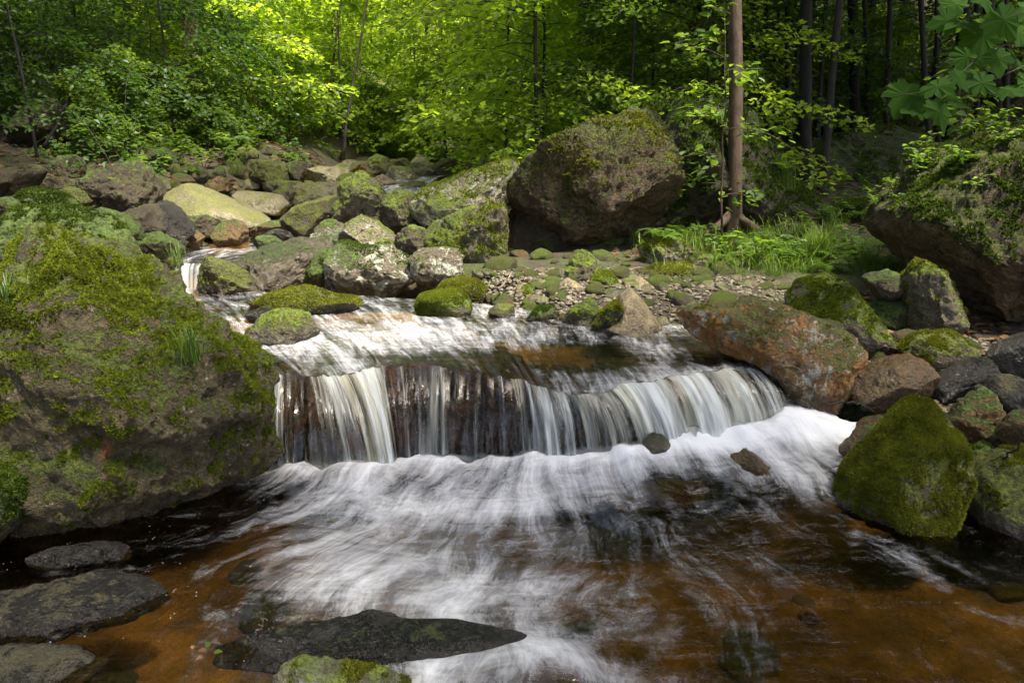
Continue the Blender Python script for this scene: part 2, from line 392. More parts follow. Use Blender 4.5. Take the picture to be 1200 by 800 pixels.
# the dark stone at the bottom edge lifts the water that slides over it
LZ += 0.05*blob(LX, LY, 640, 780, 0.22, 0.12)-0.02*blob(LX, LY, 720, 800, 0.2, 0.1)
FO = 0.92*np.exp(-(fall_d/0.17)**1.5)*sstep(-1.75, -1.35, LX)*sstep(2.3, 1.5, LX)
FO += 0.72*blob(LX, LY, 560, 588, 0.80, 0.22)+0.72*blob(LX, LY, 800, 545, 0.55, 0.18)+0.75*blob(LX, LY, 950, 515, 0.40, 0.26, 0.1)
FO += 0.55*blob(LX, LY, 930, 580, 0.26, 0.16)+0.50*blob(LX, LY, 410, 650, 0.45, 0.36)+0.42*blob(LX, LY, 590, 680, 0.48, 0.24)+0.25*blob(LX, LY, 520, 710, 0.5, 0.2)
FO += 0.55*blob(LX, LY, 600, 770, 0.34, 0.15, 0, 0.3)+0.45*blob(LX, LY, 690, 790, 0.25, 0.08, 0, -0.5)+0.38*blob(LX, LY, 460, 790, 0.3, 0.1)
FO += 0.16*blob(LX, LY, 1000, 640, 0.5, 0.12, 0, -0.5)+0.12*blob(LX, LY, 780, 640, 0.5, 0.2, 0, -0.4)+0.05*blob(LX, LY, 1100, 720, 0.5, 0.3, 0, -0.4)
FO -= 0.45*blob(LX, LY, 810, 590, 0.22, 0.07)+0.18*blob(LX, LY, 700, 610, 0.4, 0.05)
FO += 0.10*sstep(-1.9, -1.2, LX)
FO = np.clip(FO, 0, 1.3)*sstep(0.05, 0.0, LY-yb-0.02*(LX > 1.3)*9)
cx, cy = 0.25, 4.9
ang = np.arctan2(LX-cx, cy-LY); rr = np.hypot(LX-cx, LY-cy)
wx = fbm(q*1.1+9, 3).reshape(LX.shape); wy = fbm(q*1.1+31, 3).reshape(LX.shape)
UVl = np.stack([ang*2.6+0.16*wx+0.06*rr, rr+0.22*wy], -1)
dep = np.clip(LZ-ground_z(LX, LY), 0.0, 0.6)
pool = obj('pool_water', mesh_np('pool_water', np.stack([LX, LY, LZ], -1).reshape(-1, 3), grid_faces(*LX.shape), M_pool, True,
           {'foam': FO.ravel(), 'clear': np.exp(-dep*4.5).ravel()}, UVl.reshape(-1, 2)))
pool['kind'] = 'structure'
# upper pool: rows run from the far shore to the lip
nu, nv = 340, 90
tu = np.linspace(0, 1, nu); lip = lip_at(tu); base = cubic(tu, BASC); den = np.interp(tu, FALL_T, DENC)
back = np.array([G(150+720*t, 338+44*t**1.6, UP) for t in tu])
sv = np.linspace(0, 1, nv)[:, None, None]
UPv = back[None]*(1-sv)+lip[None]*sv
zmix = sv[..., 0]**3.0
UPv[..., 2] = UP*(1-zmix)+lip[None, :, 2]*zmix
q = UPv.reshape(-1, 3)
UPv[..., 2] += (0.010*fbm(q*np.array((5, 2.2, 1)), 3).reshape(nv, nu)+0.004*fbm(q*14, 2).reshape(nv, nu))*(1-zmix)
X2, Y2 = UPv[..., 0], UPv[..., 1]
foam_sheen = 0.38+0*X2  # froth level that also paints in the sky's pale reflection
foam_sheen += 0.25*blob(X2, Y2, 430, 395, 0.7, 0.35, UP)+0.25*blob(X2, Y2, 380, 425, 0.5, 0.12, UP)+0.30*blob(X2, Y2, 770, 412, 0.14, 0.3, UP, -0.5)+0.2*blob(X2, Y2, 640, 440, 0.25, 0.10, .42)
foam_sheen -= 0.62*blob(X2, Y2, 690, 415, 0.36, 0.22, UP)+0.45*blob(X2, Y2, 860, 425, 0.25, 0.2, UP)+0.30*blob(X2, Y2, 610, 412, 0.3, 0.12, UP)+0.16*blob(X2, Y2, 340, 350, 0.7, 0.3, UP)
foam_sheen -= 0.25*sstep(0.86, 1.0, sv[..., 0])*np.where((tu > 0.62) & (tu < 0.99), 1, 0.3)[None, :]
foam_sheen = foam_sheen+((den[None]*0.80-0.10)-foam_sheen)*sstep(0.80, 1.0, sv[..., 0])
UV2 = np.stack([np.broadcast_to(np.linspace(0, 3.0, nu)[None], X2.shape)+0.03*fbm(q*1.4, 2).reshape(nv, nu), np.broadcast_to(2.0*np.linspace(0, 1, nv)[:, None], X2.shape)], -1)
dep2 = np.clip(UPv[..., 2]-ground_z(X2, Y2), 0, 0.5)
upw = obj('stream_water', mesh_np('stream_water', UPv.reshape(-1, 3), grid_faces(nv, nu)[:, ::-1], M_upper, True,
          {'foam': np.clip(foam_sheen, 0, 1.2).ravel(), 'clear': np.exp(-dep2*4).ravel()}, UV2.reshape(-1, 2)))
upw['kind'] = 'structure'
# the fall: two sheets of strands in one object
k = NT('falling_water')
uv = k.n('UVMap', uv_map='flow').outputs[0]
def sc(v, a, b): return k.n('VectorMath', {0: v, 1: (a, b, 1.0)}, operation='MULTIPLY').outputs[0]
a1 = k.noise(sc(uv, 7.0, 0.30), 1.0, 3, 0.55, 0.25); a2 = k.noise(sc(uv, 26.0, 0.55), 1.0, 4, 0.6, 0.25); a3 = k.noise(sc(uv, 130.0, 1.6), 1.0, 2, 0.5)
dn = k.attr('foam').outputs['Fac']
nn = k.math('ADD', k.math('ADD', k.math('MULTIPLY', a1, 0.50), k.math('MULTIPLY', a2, 0.40)), k.math('MULTIPLY', a3, 0.10))
v = k.math('ADD', dn, k.math('MULTIPLY', k.math('SUBTRACT', nn, 0.5), 4.2))
m = k.math('MULTIPLY', k.ss(v, 0.36, 1.12), 0.96)
bmp = k.n('Bump', {'Height': k.math('ADD', a1, k.math('MULTIPLY', a2, 0.5)), 'Strength': 0.5, 'Distance': 0.03})
wcol = k.mix(k.ss(k.noise(sc(uv, 2.3, 0.05), 1.0, 2, 0.5), 0.52, 0.66), (0.74, 0.78, 0.78), (0.74, 0.75, 0.62))
fd = k.n('BsdfDiffuse', {'Color': wcol, 'Normal': bmp.outputs[0]}); ft = k.n('BsdfTranslucent', {'Color': wcol})
fo = k.n('MixShader', {0: 0.4, 1: fd.outputs[0], 2: ft.outputs[0]}).outputs[0]
fr = k.n('Fresnel', {'IOR': 1.33, 'Normal': bmp.outputs[0]}).outputs[0]
gl = k.n('BsdfGlossy', {'Roughness': 0.12, 'Normal': bmp.outputs[0]}); tr = k.n('BsdfTransparent', {'Color': (0.93, 0.92, 0.86)})
w = k.n('MixShader', {0: fr, 1: tr.outputs[0], 2: gl.outputs[0]}).outputs[0]
M_fall = k.surf(k.n('MixShader', {0: m, 1: w, 2: fo}).outputs[0])
nu2, nv2 = 620, 46
tu2 = np.linspace(0, 1, nu2); lip2, base2, den2 = lip_at(tu2), cubic(tu2, BASC), np.interp(tu2, FALL_T, DENC)
fV, fFc, fA, fUV, off0 = [], [], [], [], 0
def fall_point(L, B, s):
    hx = (1-(1-s)**1.45)*0.95+0.05*s; hz = s**1.5
    p = L+(B-L)*hx[..., None]; p[..., 2] = L[..., 2]+(B[..., 2]-L[..., 2])*hz
    return p
for lay in range(2):
    s = np.broadcast_to(np.linspace(0, 1, nv2)[:, None], (nv2, nu2))
    p = fall_point(np.broadcast_to(lip2, (nv2, nu2, 3)).copy(), np.broadcast_to(base2-np.array((0, 0, 0.05)), (nv2, nu2, 3)).copy(), s)
    qq = np.stack([np.broadcast_to(tu2*60+lay*31, s.shape), s*1.2, 0*s], -1).reshape(-1, 3)
    ridge = fbm(qq, 3).reshape(s.shape)
    amp = sstep(0.03, 0.5, s)
    p[..., 1] -= amp*(0.028*ridge)+lay*0.035*amp-0.0
    d = (0.02+den2[None])*(1.08-0.08*sstep(0.0, 0.25, s))*(0.92 if lay == 0 else 0.70)+0.5*sstep(0.80, 1.0, s)*np.clip(den2[None]*1.6, 0, 1)
    fV.append(p.reshape(-1, 3)); fFc.append(grid_faces(nv2, nu2)[:, ::-1]+off0); off0 += nv2*nu2
    fA.append(d.ravel()); fUV.append(np.stack([np.broadcast_to(tu2*3.0+lay*7.7, s.shape), s], -1).reshape(-1, 2))
fall = obj('waterfall', mesh_np('waterfall', np.concatenate(fV), np.concatenate(fFc), M_fall, True, {'foam': np.concatenate(fA)}, np.concatenate(fUV)))
fall['kind'] = 'structure'
# the small fall and the pools behind: the channel higher up
def ribbon(name, rows, mat, nfoam, n=60, wob=0.012):
    rows = np.array(rows, float)          # each row: left xyz, right xyz
    t = np.linspace(0, 1, n); L = cubic(t, rows[:, :3]); Rr = cubic(t, rows[:, 3:6])
    s = np.linspace(0, 1, 40)[None, :, None]
    V = L[:, None]*(1-s)+Rr[:, None]*s
    V[..., 2] += wob*fbm(V.reshape(-1, 3)*np.array((4, 4, 4)), 3).reshape(V.shape[:2])
    ff = np.interp(t, np.linspace(0, 1, len(nfoam)), nfoam)
    ln = np.concatenate([[0], np.cumsum(np.linalg.norm(np.diff((L+Rr)/2, axis=0), axis=1))])
    UVr = np.stack([np.broadcast_to(s[..., 0]*np.linalg.norm(L-Rr, axis=1).mean(), V.shape[:2]), np.broadcast_to(ln[:, None], V.shape[:2])], -1)
    o = obj(name, mesh_np(name, V.reshape(-1, 3), grid_faces(n, 40)[:, ::-1], mat, True, {'foam': np.broadcast_to(ff[:, None], V.shape[:2]).ravel(), 'clear': np.full(V.shape[0]*40, 0.4)}, UVr.reshape(-1, 2)))
    o['kind'] = 'structure'; return o
def row(l, r): return list(P(*l))+list(P(*r))
ribbon('channel_water', [row((310, 266, 8.6), (380, 268, 8.9)), row((270, 282, 7.6), (372, 286, 7.9)), row((215, 292, 7.0), (345, 296, 7.2)), row((186, 304, 6.55), (300, 304, 6.7)), row((188, 309, 6.42), (262, 309, 6.45))], M_upper, [0.35, .3, .4, .3, .3])
ribbon('small_waterfall', [row((186, 308.5, 6.43), (264, 308.5, 6.46)), row((188, 316, 6.33), (258, 316, 6.34)), row((189, 338, 6.28), (256, 340, 6.28))], M_fall, [.55, .65, .75], wob=0.004)
ribbon('far_cascade', [row((505, 204, 13.2), (535, 204, 13.2)), row((478, 208, 12.2), (512, 209, 12.2)), row((440, 219, 10.6), (500, 221, 10.6)), row((445, 226, 10.2), (492, 228, 10.2))], M_upper, [.45, .5, .6, .7])
# ------------------------------------------------------------------ the ledge the fall runs over
M_ledge = rock_mat('ledge_stone', ((0.010, 0.007, 0.005), (0.042, 0.022, 0.013), (0.11, 0.050, 0.025)), moss=0.30, mosscol=((0.010, 0.020, 0.004), (0.04, 0.07, 0.010)), rust=0.45, wet=0.9, up=0.5, rustcol=(0.20, 0.06, 0.018))
nl, ns = 420, 110
tl = np.linspace(0, 1, nl); L_, B_ = lip_at(tl), cubic(tl, BASC)
bare = np.interp(tl, FALL_T, np.clip(0.5-DENC, 0, 1))
prof = []
for s in np.linspace(0, 1, ns):
    if s < 0.35:                          # the top, under the upper pool
        f = 1-s/0.35
        p = L_+np.array((0, 1.1, 0))*f; p[:, 2] = L_[:, 2]-0.035-0.10*f+0.07*bare*np.exp(-((f-0.05)/0.10)**2)
    else:                                 # the face behind the falling water
        f = (s-0.35)/0.65
        inn = L_+(B_-L_)*np.array((0.86, 0.86, 0))*1.0
        p = L_.copy(); p[:, :2] = L_[:, :2]+(inn-L_)[:, :2]*(1-(1-f)**1.7)
        p[:, 2] = L_[:, 2]-0.035+(-0.40-L_[:, 2])*f**1.3+0.05*bare*np.exp(-(f/0.06)**2)
    prof.append(p)
LV = np.array(prof)
qn = LV.reshape(-1, 3)
dsp = (0.050*fbm(qn*np.array((3.4, 3.4, 3.4)), 3)+0.045*fbm(qn*7, 5, ridged=True)).reshape(ns, nl)
LV[..., 1] -= dsp*sstep(0.30, 0.55, np.linspace(0, 1, ns))[:, None]
LV[..., 2] += 0.35*dsp
ledge = obj('rock_ledge', mesh_np('rock_ledge', LV.reshape(-1, 3), grid_faces(ns, nl)[:, ::-1], M_ledge))
ledge['wl'] = -10.0
tag(ledge, 'wet reddish brown rock ledge that the wide waterfall runs over', 'rock')
# ================================================================== ROCKS
ST_G = ((0.030, 0.024, 0.014), (0.105, 0.085, 0.052), (0.25, 0.21, 0.14))      # grey brown
ST_T = ((0.055, 0.041, 0.022), (0.185, 0.145, 0.082), (0.36, 0.295, 0.185))       # tan
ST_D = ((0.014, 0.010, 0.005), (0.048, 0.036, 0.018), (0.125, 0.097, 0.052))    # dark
ST_P = ((0.050, 0.042, 0.022), (0.185, 0.165, 0.095), (0.40, 0.37, 0.235))       # pale
ST_O = ((0.033, 0.020, 0.007), (0.12, 0.075, 0.026), (0.26, 0.165, 0.058))      # orange brown
YEL = ((0.028, 0.042, 0.004), (0.150, 0.195, 0.012)); GRN = ((0.022, 0.038, 0.006), (0.095, 0.14, 0.018)); OLI = ((0.026, 0.033, 0.005), (0.125, 0.140, 0.014))
RM = {
 'big': rock_mat('boulder_brown_mossy', ((0.024, 0.019, 0.008), (0.085, 0.066, 0.030), (0.23, 0.18, 0.090)), moss=0.50, mosscol=((0.020, 0.030, 0.004), (0.105, 0.128, 0.010)), lichen=0.10, up=0.9, bump=1.2, rust=0.12),
 'mossy': rock_mat('stone_mossy', ST_G, moss=0.66, mosscol=OLI), 'yellow': rock_mat('stone_bright_moss', ST_T, moss=0.85, mosscol=YEL, up=0.8),
 'green': rock_mat('stone_green_moss', ST_D, moss=0.64, mosscol=GRN), 'patch': rock_mat('stone_moss_patches', ST_G, moss=0.48, mosscol=YEL, lichen=0.25),
 'pale': rock_mat('stone_pale_lichen', ST_P, moss=0.38, mosscol=YEL, lichen=0.55), 'lichen': rock_mat('stone_white_lichen', ST_G, moss=0.42, mosscol=GRN, lichen=0.62, lichcol=(0.44, 0.45, 0.36), up=0.6),
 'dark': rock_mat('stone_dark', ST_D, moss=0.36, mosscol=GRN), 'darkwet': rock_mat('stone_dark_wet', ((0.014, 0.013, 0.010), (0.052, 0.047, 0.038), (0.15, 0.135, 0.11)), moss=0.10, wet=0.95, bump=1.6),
 'wet': rock_mat('stone_wet_pink', ((0.040, 0.032, 0.018), (0.13, 0.105, 0.066), (0.30, 0.255, 0.175)), moss=0.30, mosscol=GRN, wet=0.8),
 'orange': rock_mat('stone_orange_wet', ST_O, moss=0.12, wet=0.85, rust=0.4), 'rust': rock_mat('stone_rust_lichen', ST_T, moss=0.26, mosscol=((0.03, 0.035, 0.008), (0.12, 0.12, 0.025)), rust=0.64, lichen=0.5, up=1.3, rustcol=(0.30, 0.135, 0.030)),
 'tan': rock_mat('stone_tan', ST_T, moss=0.12, mosscol=YEL), 'brown': rock_mat('stone_brown', ST_O, moss=0.34, mosscol=GRN, lichen=0.1),
 'cliff': rock_mat('stone_cliff', ((0.020, 0.012, 0.004), (0.084, 0.055, 0.023), (0.21, 0.148, 0.068)), moss=0.48, mosscol=OLI, up=1.2, bump=1.6), 'flat': rock_mat('slab_algae', ((0.026, 0.024, 0.019), (0.085, 0.078, 0.062), (0.21, 0.195, 0.16)), moss=0.36, mosscol=((0.08, 0.070, 0.028), (0.20, 0.175, 0.075)), wet=0.65, bump=1.6),
 'mound': rock_mat('mossy_mound_shaded', ((0.012, 0.009, 0.005), (0.042, 0.031, 0.018), (0.11, 0.08, 0.045)), moss=0.60, mosscol=((0.013, 0.020, 0.003), (0.058, 0.075, 0.010))),  # tree shade is put into these darkened stone and moss colours
 'slope': rock_mat('stone_sun_slab', ST_P, moss=0.32, mosscol=((0.07, 0.075, 0.018), (0.19, 0.19, 0.06)), up=0.9, bump=0.7),
}
# moss cushions: small leaf tufts, drawn real on the nearer mossy stones
MM = {'y': leaf_mat('moss_yellow', ((0.040, 0.056, 0.005), (0.185, 0.225, 0.016)), ((0.06, 0.08, 0.004), (0.27, 0.34, 0.02)), 0.3, 0.9, 0.1),
      'g': leaf_mat('moss_green', ((0.018, 0.032, 0.005), (0.085, 0.125, 0.014)), ((0.03, 0.05, 0.004), (0.11, 0.17, 0.015)), 0.3, 0.9, 0.1),
      'o': leaf_mat('moss_olive', ((0.045, 0.052, 0.005), (0.20, 0.215, 0.020)), ((0.06, 0.07, 0.004), (0.27, 0.29, 0.018)), 0.3, 0.9, 0.1)}
def moss_tufts(V, T, n, size, bias, seed, facing, upw=0.9):
    rs = np.random.RandomState(seed)
    a, b, c = V[T[:, 0]], V[T[:, 1]], V[T[:, 2]]
    nr = np.cross(b-a, c-a); ar = np.linalg.norm(nr, axis=1)+1e-12; nr /= ar[:, None]
    w = ar*(nr@facing > -0.25)
    i = rs.choice(len(T), n*3, p=w/w.sum()); r1, r2 = rs.rand(2, n*3); sq = np.sqrt(r1)
    p = a[i]*(1-sq)[:, None]+b[i]*(sq*(1-r2))[:, None]+c[i]*(sq*r2)[:, None]; m = nr[i]
    s = m[:, 2]*upw+fbm(p*2.3+seed, 4)*1.1+fbm(p*11+seed, 3)*0.9
    keep = s > bias; p, m = p[keep][:n], m[keep][:n]; n = len(p)
    if n == 0: return None
    patch = np.clip(0.5+0.8*fbm(p*6+3, 3), 0, 1)
    VV, AA = [], []
    for kx in range(2):
        d = m*0.8+rs.normal(size=(n, 3))*0.45+np.array((0, 0, 0.25)); d /= np.linalg.norm(d, axis=1)[:, None]
        t = np.cross(d, rs.normal(size=(n, 3))); t /= np.linalg.norm(t, axis=1)[:, None]
        L = size*(0.5+rs.rand(n))[:, None]
        VV.append(np.stack([p-t*L*0.38-m*size*0.1, p+t*L*0.38-m*size*0.1, p+d*L], 1).reshape(-1, 3))
        AA.append(np.repeat(np.clip(patch*0.7+rs.rand(n)*0.4-0.05, 0, 1), 3))
    VV = np.concatenate(VV); return VV, np.arange(len(VV)).reshape(-1, 3), np.concatenate(AA)
def star(poly, na=240):
    """radius of a closed outline seen from its centre, by angle"""
    q = np.array(poly, float); A = 0; C = np.zeros(2)
    for i in range(len(q)):
        x0, y0 = q[i]; x1, y1 = q[(i+1) % len(q)]; cr = x0*y1-x1*y0; A += cr; C += cr*np.array((x0+x1, y0+y1))
    C = C/(3*A); th = np.arange(na)*2*math.pi/na; r = np.zeros(na)
    for i in range(len(q)):
        a = q[i]-C; b = q[(i+1) % len(q)]-C; e = b-a
        den = np.cos(th)*e[1]-np.sin(th)*e[0]; den = np.where(abs(den) < 1e-9, 1e-9, den)
        t = (a[0]*e[1]-a[1]*e[0])/den; u = (a[0]*np.sin(th)-a[1]*np.cos(th))/den
        r = np.where((u >= -1e-6) & (u <= 1+1e-6) & (t > 0), np.maximum(r, t), r)
    r = np.where(r <= 0, r[r > 0].mean(), r)
    kk = np.exp(-0.5*(np.arange(-6, 7)/1.5)**2); kk /= kk.sum()
    r = np.convolve(np.concatenate([r[-6:], r, r[:6]]), kk, 'valid')
    return C, th, r
def rock_shape(poly2, D, seed, sub, ncut=9, e=0.72, rough=1.0, flat=False, lean=0.0, cut=(0.62, 0.88), strata=1.0):
    rs = np.random.RandomState(seed); C, th, r = star(poly2)
    n, T = ico(sub)
    ang = np.mod(np.arctan2(n[:, 2], n[:, 0]), 2*math.pi)
    ra = np.interp(ang, np.append(th, 2*math.pi), np.append(r, r[0]))
    rho = np.hypot(n[:, 0], n[:, 2]); ip = np.clip(rho, 0, 1)**e
    V = np.stack([ra*ip*np.cos(ang), D*np.sign(n[:, 1])*np.abs(n[:, 1])**e, ra*ip*np.sin(ang)], -1)
    V[:, 1] += lean*V[:, 2]                        # lean > 0: the top goes away from the viewer
    size = float(np.sqrt(r.mean()*D)) if not flat else float(r.mean())
    for c in range(ncut):                          # broken faces
        m = rs.normal(size=3); m[1] = -abs(m[1])-0.35 if rs.rand() < 0.7 else m[1]; m /= np.linalg.norm(m)
        if abs(m[1]) < 0.45: m[1] = -0.6; m /= np.linalg.norm(m)
        dd = V@m; h = dd.max()*rs.uniform(*cut); ex = np.maximum(dd-h, 0)
        V = V-(ex*0.88)[:, None]*m
    nn = V/np.linalg.norm(V, axis=1)[:, None]
    q = V/size+seed*3.71
    disp = 0.085*fbm(q*1.3, 3)+0.055*fbm(q*2.9+5, 4, ridged=True)
    st = q[:, 2]*1.0+q[:, 0]*0.35; disp = disp+0.018*strata*np.sin(st*9+3*fbm(q*1.1, 2))
    if sub >= 5: disp = disp+0.034*fbm(q*8.0, 4)+0.026*fbm(q*19.0, 3, ridged=True)
    V = V+nn*(disp*size*rough)[:, None]
    return C, V, T
ROCKS = {}
def rock(label, poly, Y, D, mat, seed, sub=5, group=None, name='rock', wl=-10.0, moss=None, cat='rock', on=None, rock_z=None, **kw):
    """a stone with the outline seen in the photograph, standing at distance Y, D metres half-thick"""
    if on is None:
        pts = [P(a, b, Y) for a, b in poly]; poly2 = [(p[0], p[2]) for p in pts]
        C, V, T = rock_shape(poly2, D, seed, sub, **kw); loc = (C[0], Y, C[1]); fac = np.array((-C[0]*0.2, -1.0, 0.45))
    else:                                          # a flat slab lying at height `on`
        pts = [G(a, b, on) for a, b in poly]; poly2 = [(p[0], p[1]) for p in pts]
        C, V, T = rock_shape(poly2, D, seed, sub, flat=True, **kw)
        V = V[:, [0, 2, 1]]*np.array((1, 1, -1)); T = T[:, ::1]
        loc = (C[0], C[1], on if rock_z is None else rock_z); fac = np.array((0, -0.5, 1.0))
        V[:, 2] = np.where(V[:, 2] > D*0.9, D*0.9+(V[:, 2]-D*0.9)*0.5, V[:, 2]); T = T
    root = obj(name, mesh_np(name, V, T, RM[mat]), loc=loc)
    root['wl'] = float(wl); tag(root, label, cat, group)
    if moss:
        n, size, bias, kind = moss
        mt = moss_tufts(V, T, n, size, bias, seed+1, fac/np.linalg.norm(fac))
        if mt:
            mo = obj('moss', mesh_np('moss', mt[0], mt[1], MM[kind], False, {'tint': mt[2]}), root); mo['kind'] = 'stuff'
    ROCKS[label] = root
    return root
W0, W1 = 0.02, 0.48          # water heights: lower pool, upper pool
# ---- foreground
rock('huge mossy brown boulder left of the waterfall', [(-95, 334), (-45, 290), (0, 276), (30, 280), (60, 294), (90, 286), (116, 300), (128, 320), (165, 350), (200, 374), (228, 388), (256, 402), (278, 424), (289, 434), (303, 468), (317, 512), (314, 550), (293, 592), (256, 618), (205, 640), (150, 646), (105, 645), (72, 625), (50, 590), (20, 565), (-60, 545), (-110, 480)],
     3.28, 0.50, 'big', 3, 7, 'big boulders framing the stream', 'boulder', wl=0.0, moss=(90000, 0.0095, 0.42, 'y'), ncut=7, rough=1.05, lean=0.22, strata=2.2)
rock('round green mossy stone at the left edge below the huge boulder', [(-40, 556), (-5, 550), (15, 554), (28, 576), (25, 606), (6, 632), (-40, 634)], 2.72, 0.2, 'green', 11, 5, wl=W0, moss=(5000, 0.012, 0.5, 'g'), ncut=3)
rock('long flat grey slab with a yellowish top in the brown water at left', [(-60, 712), (-10, 700), (60, 690), (140, 675), (180, 682), (200, 696), (170, 716), (110, 730), (0, 752), (-60, 764)], 1, 0.06, 'flat', 12, 6, 'flat stones in the brown shallows', on=0.0, wl=0.0, ncut=4)
rock('flat grey slab in the bottom left corner of the water', [(-60, 776), (-10, 766), (50, 760), (100, 757), (131, 769), (108, 788), (60, 806), (-60, 826)], 1, 0.05, 'flat', 13, 6, 'flat stones in the brown shallows', on=0.0, wl=0.0, ncut=4)
rock('small low dark wet stone just in front of the huge boulder', [(28, 658), (60, 646), (110, 638), (150, 638), (162, 643), (150, 652), (100, 659), (50, 665)], 1, 0.035, 'darkwet', 14, 5, 'flat stones in the brown shallows', on=0.01, wl=-10, ncut=3)
rock('long jagged black wet rock lying across the water at the bottom', [(234, 770), (250, 750), (300, 736), (355, 728), (410, 722), (455, 728), (500, 736), (555, 736), (600, 738), (622, 748), (610, 762), (560, 770), (500, 774), (450, 778), (400, 780), (310, 780)], 1, 0.062, 'darkwet', 15, 6, on=-0.008, wl=-10, ncut=5, rough=0.8)
rock('moss topped pale stone cut by the bottom edge of the picture', [(312, 806), (345, 784), (390, 778), (440, 790), (490, 804), (470, 840), (340, 845)], 1, 0.085, 'pale', 16, 6, on=0.0, wl=0.02, moss=(6000, 0.008, 0.95, 'o'), ncut=4)
rock('triangular mossy boulder standing in the right edge of the pool', [(985, 588), (1001, 557), (1042, 519), (1070, 494), (1095, 474), (1112, 480), (1122, 511), (1126, 557), (1129, 594), (1122, 622), (1070, 626), (1024, 612), (992, 602)], 3.02, 0.24, 'mossy', 17, 6, wl=0.03, moss=(34000, 0.009, -0.05, 'o'), ncut=5, rough=0.5, lean=0.18, name='boulder')
rock('smooth mossy boulder at the right edge with its foot in the water', [(1134, 582), (1152, 560), (1180, 538), (1215, 530), (1262, 545), (1270, 610), (1205, 622), (1152, 620), (1138, 604)], 2.98, 0.24, 'mossy', 18, 6, wl=0.02, moss=(12000, 0.009, 0.55, 'o'), ncut=4, rough=0.5, lean=0.15)
rock('little round mossy stone between the triangular boulder and the right edge', [(1125, 538), (1136, 524), (1158, 521), (1178, 535), (1170, 556), (1140, 574), (1128, 560)], 3.2, 0.09, 'green', 19, 5, wl=0.03, moss=(2500, 0.009, 0.5, 'g'), ncut=2)
rock('small brown wet stone against the left foot of the triangular boulder', [(983, 538), (1015, 505), (1050, 502), (1060, 520), (1037, 548), (1000, 556)], 3.35, 0.14, 'brown', 20, 5, wl=0.14)
rock('small wet brown stone alone in the white foam', [(848, 550), (860, 535), (875, 528), (900, 545), (910, 562), (887, 578), (862, 570)], 3.26, 0.09, 'orange', 21, 5, wl=0.1, rough=1.2)
rock('small rock at the foot of the fall with water sliding round it', [(754, 520), (766, 508), (780, 512), (790, 527), (784, 538), (760, 536)], 3.38, 0.07, 'wet', 22, 4, wl=0.16)
rock('reddish brown stone barely showing under the foam', [(660, 585), (720, 566), (790, 566), (842, 572), (830, 584), (740, 598)], 1, 0.05, 'brown', 23, 5, on=-0.015, wl=0.0, ncut=3)
# ---- right hand bank
rock('long slanting rust orange rock beside the right end of the fall', [(795, 362), (812, 374), (840, 366), (866, 366), (890, 357), (920, 361), (950, 370), (965, 378), (992, 388), (1002, 400), (1003, 416), (994, 432), (990, 470), (955, 486), (920, 462), (890, 430), (860, 412), (825, 404), (804, 388)], 4.02, 0.34, 'rust', 24, 7, wl=0.30, moss=(9000, 0.010, 1.25, 'o'), ncut=8, rough=1.0, lean=0.45, name='boulder')
rock('yellow mossed slanting rock behind the rust orange rock', [(926, 352), (944, 336), (966, 327), (990, 330), (1002, 346), (1020, 366), (1040, 400), (1046, 424), (1020, 432), (985, 415), (950, 390), (930, 366)], 4.45, 0.24, 'patch', 25, 6, moss=(7000, 0.012, 0.8, 'y'), ncut=7, lean=0.35)
rock('dark angular stone jutting out left of the upright mossy block', [(1013, 326), (1028, 321), (1044, 317), (1062, 324), (1064, 342), (1050, 354), (1028, 348)], 4.72, 0.14, 'dark', 26, 5)
rock('upright mossy block in front of the dark hollow at right', [(1062, 324), (1070, 312), (1078, 305), (1098, 318), (1118, 334), (1128, 368), (1125, 396), (1076, 400), (1066, 380)], 4.62, 0.18, 'patch', 27, 6, moss=(9000, 0.012, 0.55, 'o'), ncut=6)
rock('shaded greenish stone under the dark angular stone', [(1012, 368), (1028, 352), (1060, 352), (1070, 392), (1036, 396)], 4.75, 0.14, 'green', 28, 5)
rock('oval mossy boulder above the two wet stones at right', [(1057, 412), (1072, 397), (1090, 390), (1118, 391), (1140, 408), (1134, 428), (1104, 446), (1078, 440)], 4.12, 0.16, 'mossy', 29, 6, moss=(7000, 0.011, 0.55, 'o'), ncut=3, rough=0.6)
rock('glossy orange brown wet boulder beside the rapids', [(994, 452), (1008, 440), (1040, 424), (1068, 417), (1086, 423), (1096, 442), (1088, 466), (1060, 476), (1020, 478), (997, 468)], 3.82, 0.17, 'orange', 30, 6, ncut=6, rough=0.6)
rock('dark glossy wet stone right of the orange brown one', [(1090, 452), (1114, 439), (1141, 422), (1158, 420), (1168, 434), (1163, 449), (1130, 472), (1094, 470)], 3.84, 0.13, 'darkwet', 31, 5, ncut=4, rough=0.7)
rock('reddish pitted stone behind the triangular boulder', [(1115, 492), (1136, 469), (1158, 457), (1178, 475), (1186, 498), (1175, 516), (1141, 524), (1122, 518)], 3.5, 0.13, 'brown', 32, 5, rough=1.6)
rock('blue grey rounded stone at the right edge above the pitted one', [(1158, 458), (1170, 442), (1190, 441), (1212, 450), (1216, 482), (1185, 490), (1166, 472)], 3.62, 0.13, 'flat', 33, 5, ncut=3, rough=0.6)
rock('flat orange brown slab that water runs over at right', [(1004, 496), (1037, 481), (1092, 470), (1132, 470), (1126, 486), (1080, 496), (1050, 508), (1010, 510)], 1, 0.05, 'orange', 34, 6, on=0.17, wl=0.1, ncut=4)
rock('smooth grey stone at the right edge near the leafy debris', [(1160, 424), (1180, 406), (1206, 393), (1250, 398), (1250, 446), (1180, 442), (1164, 436)], 4.0, 0.18, 'flat', 35, 5, ncut=3, rough=0.6)
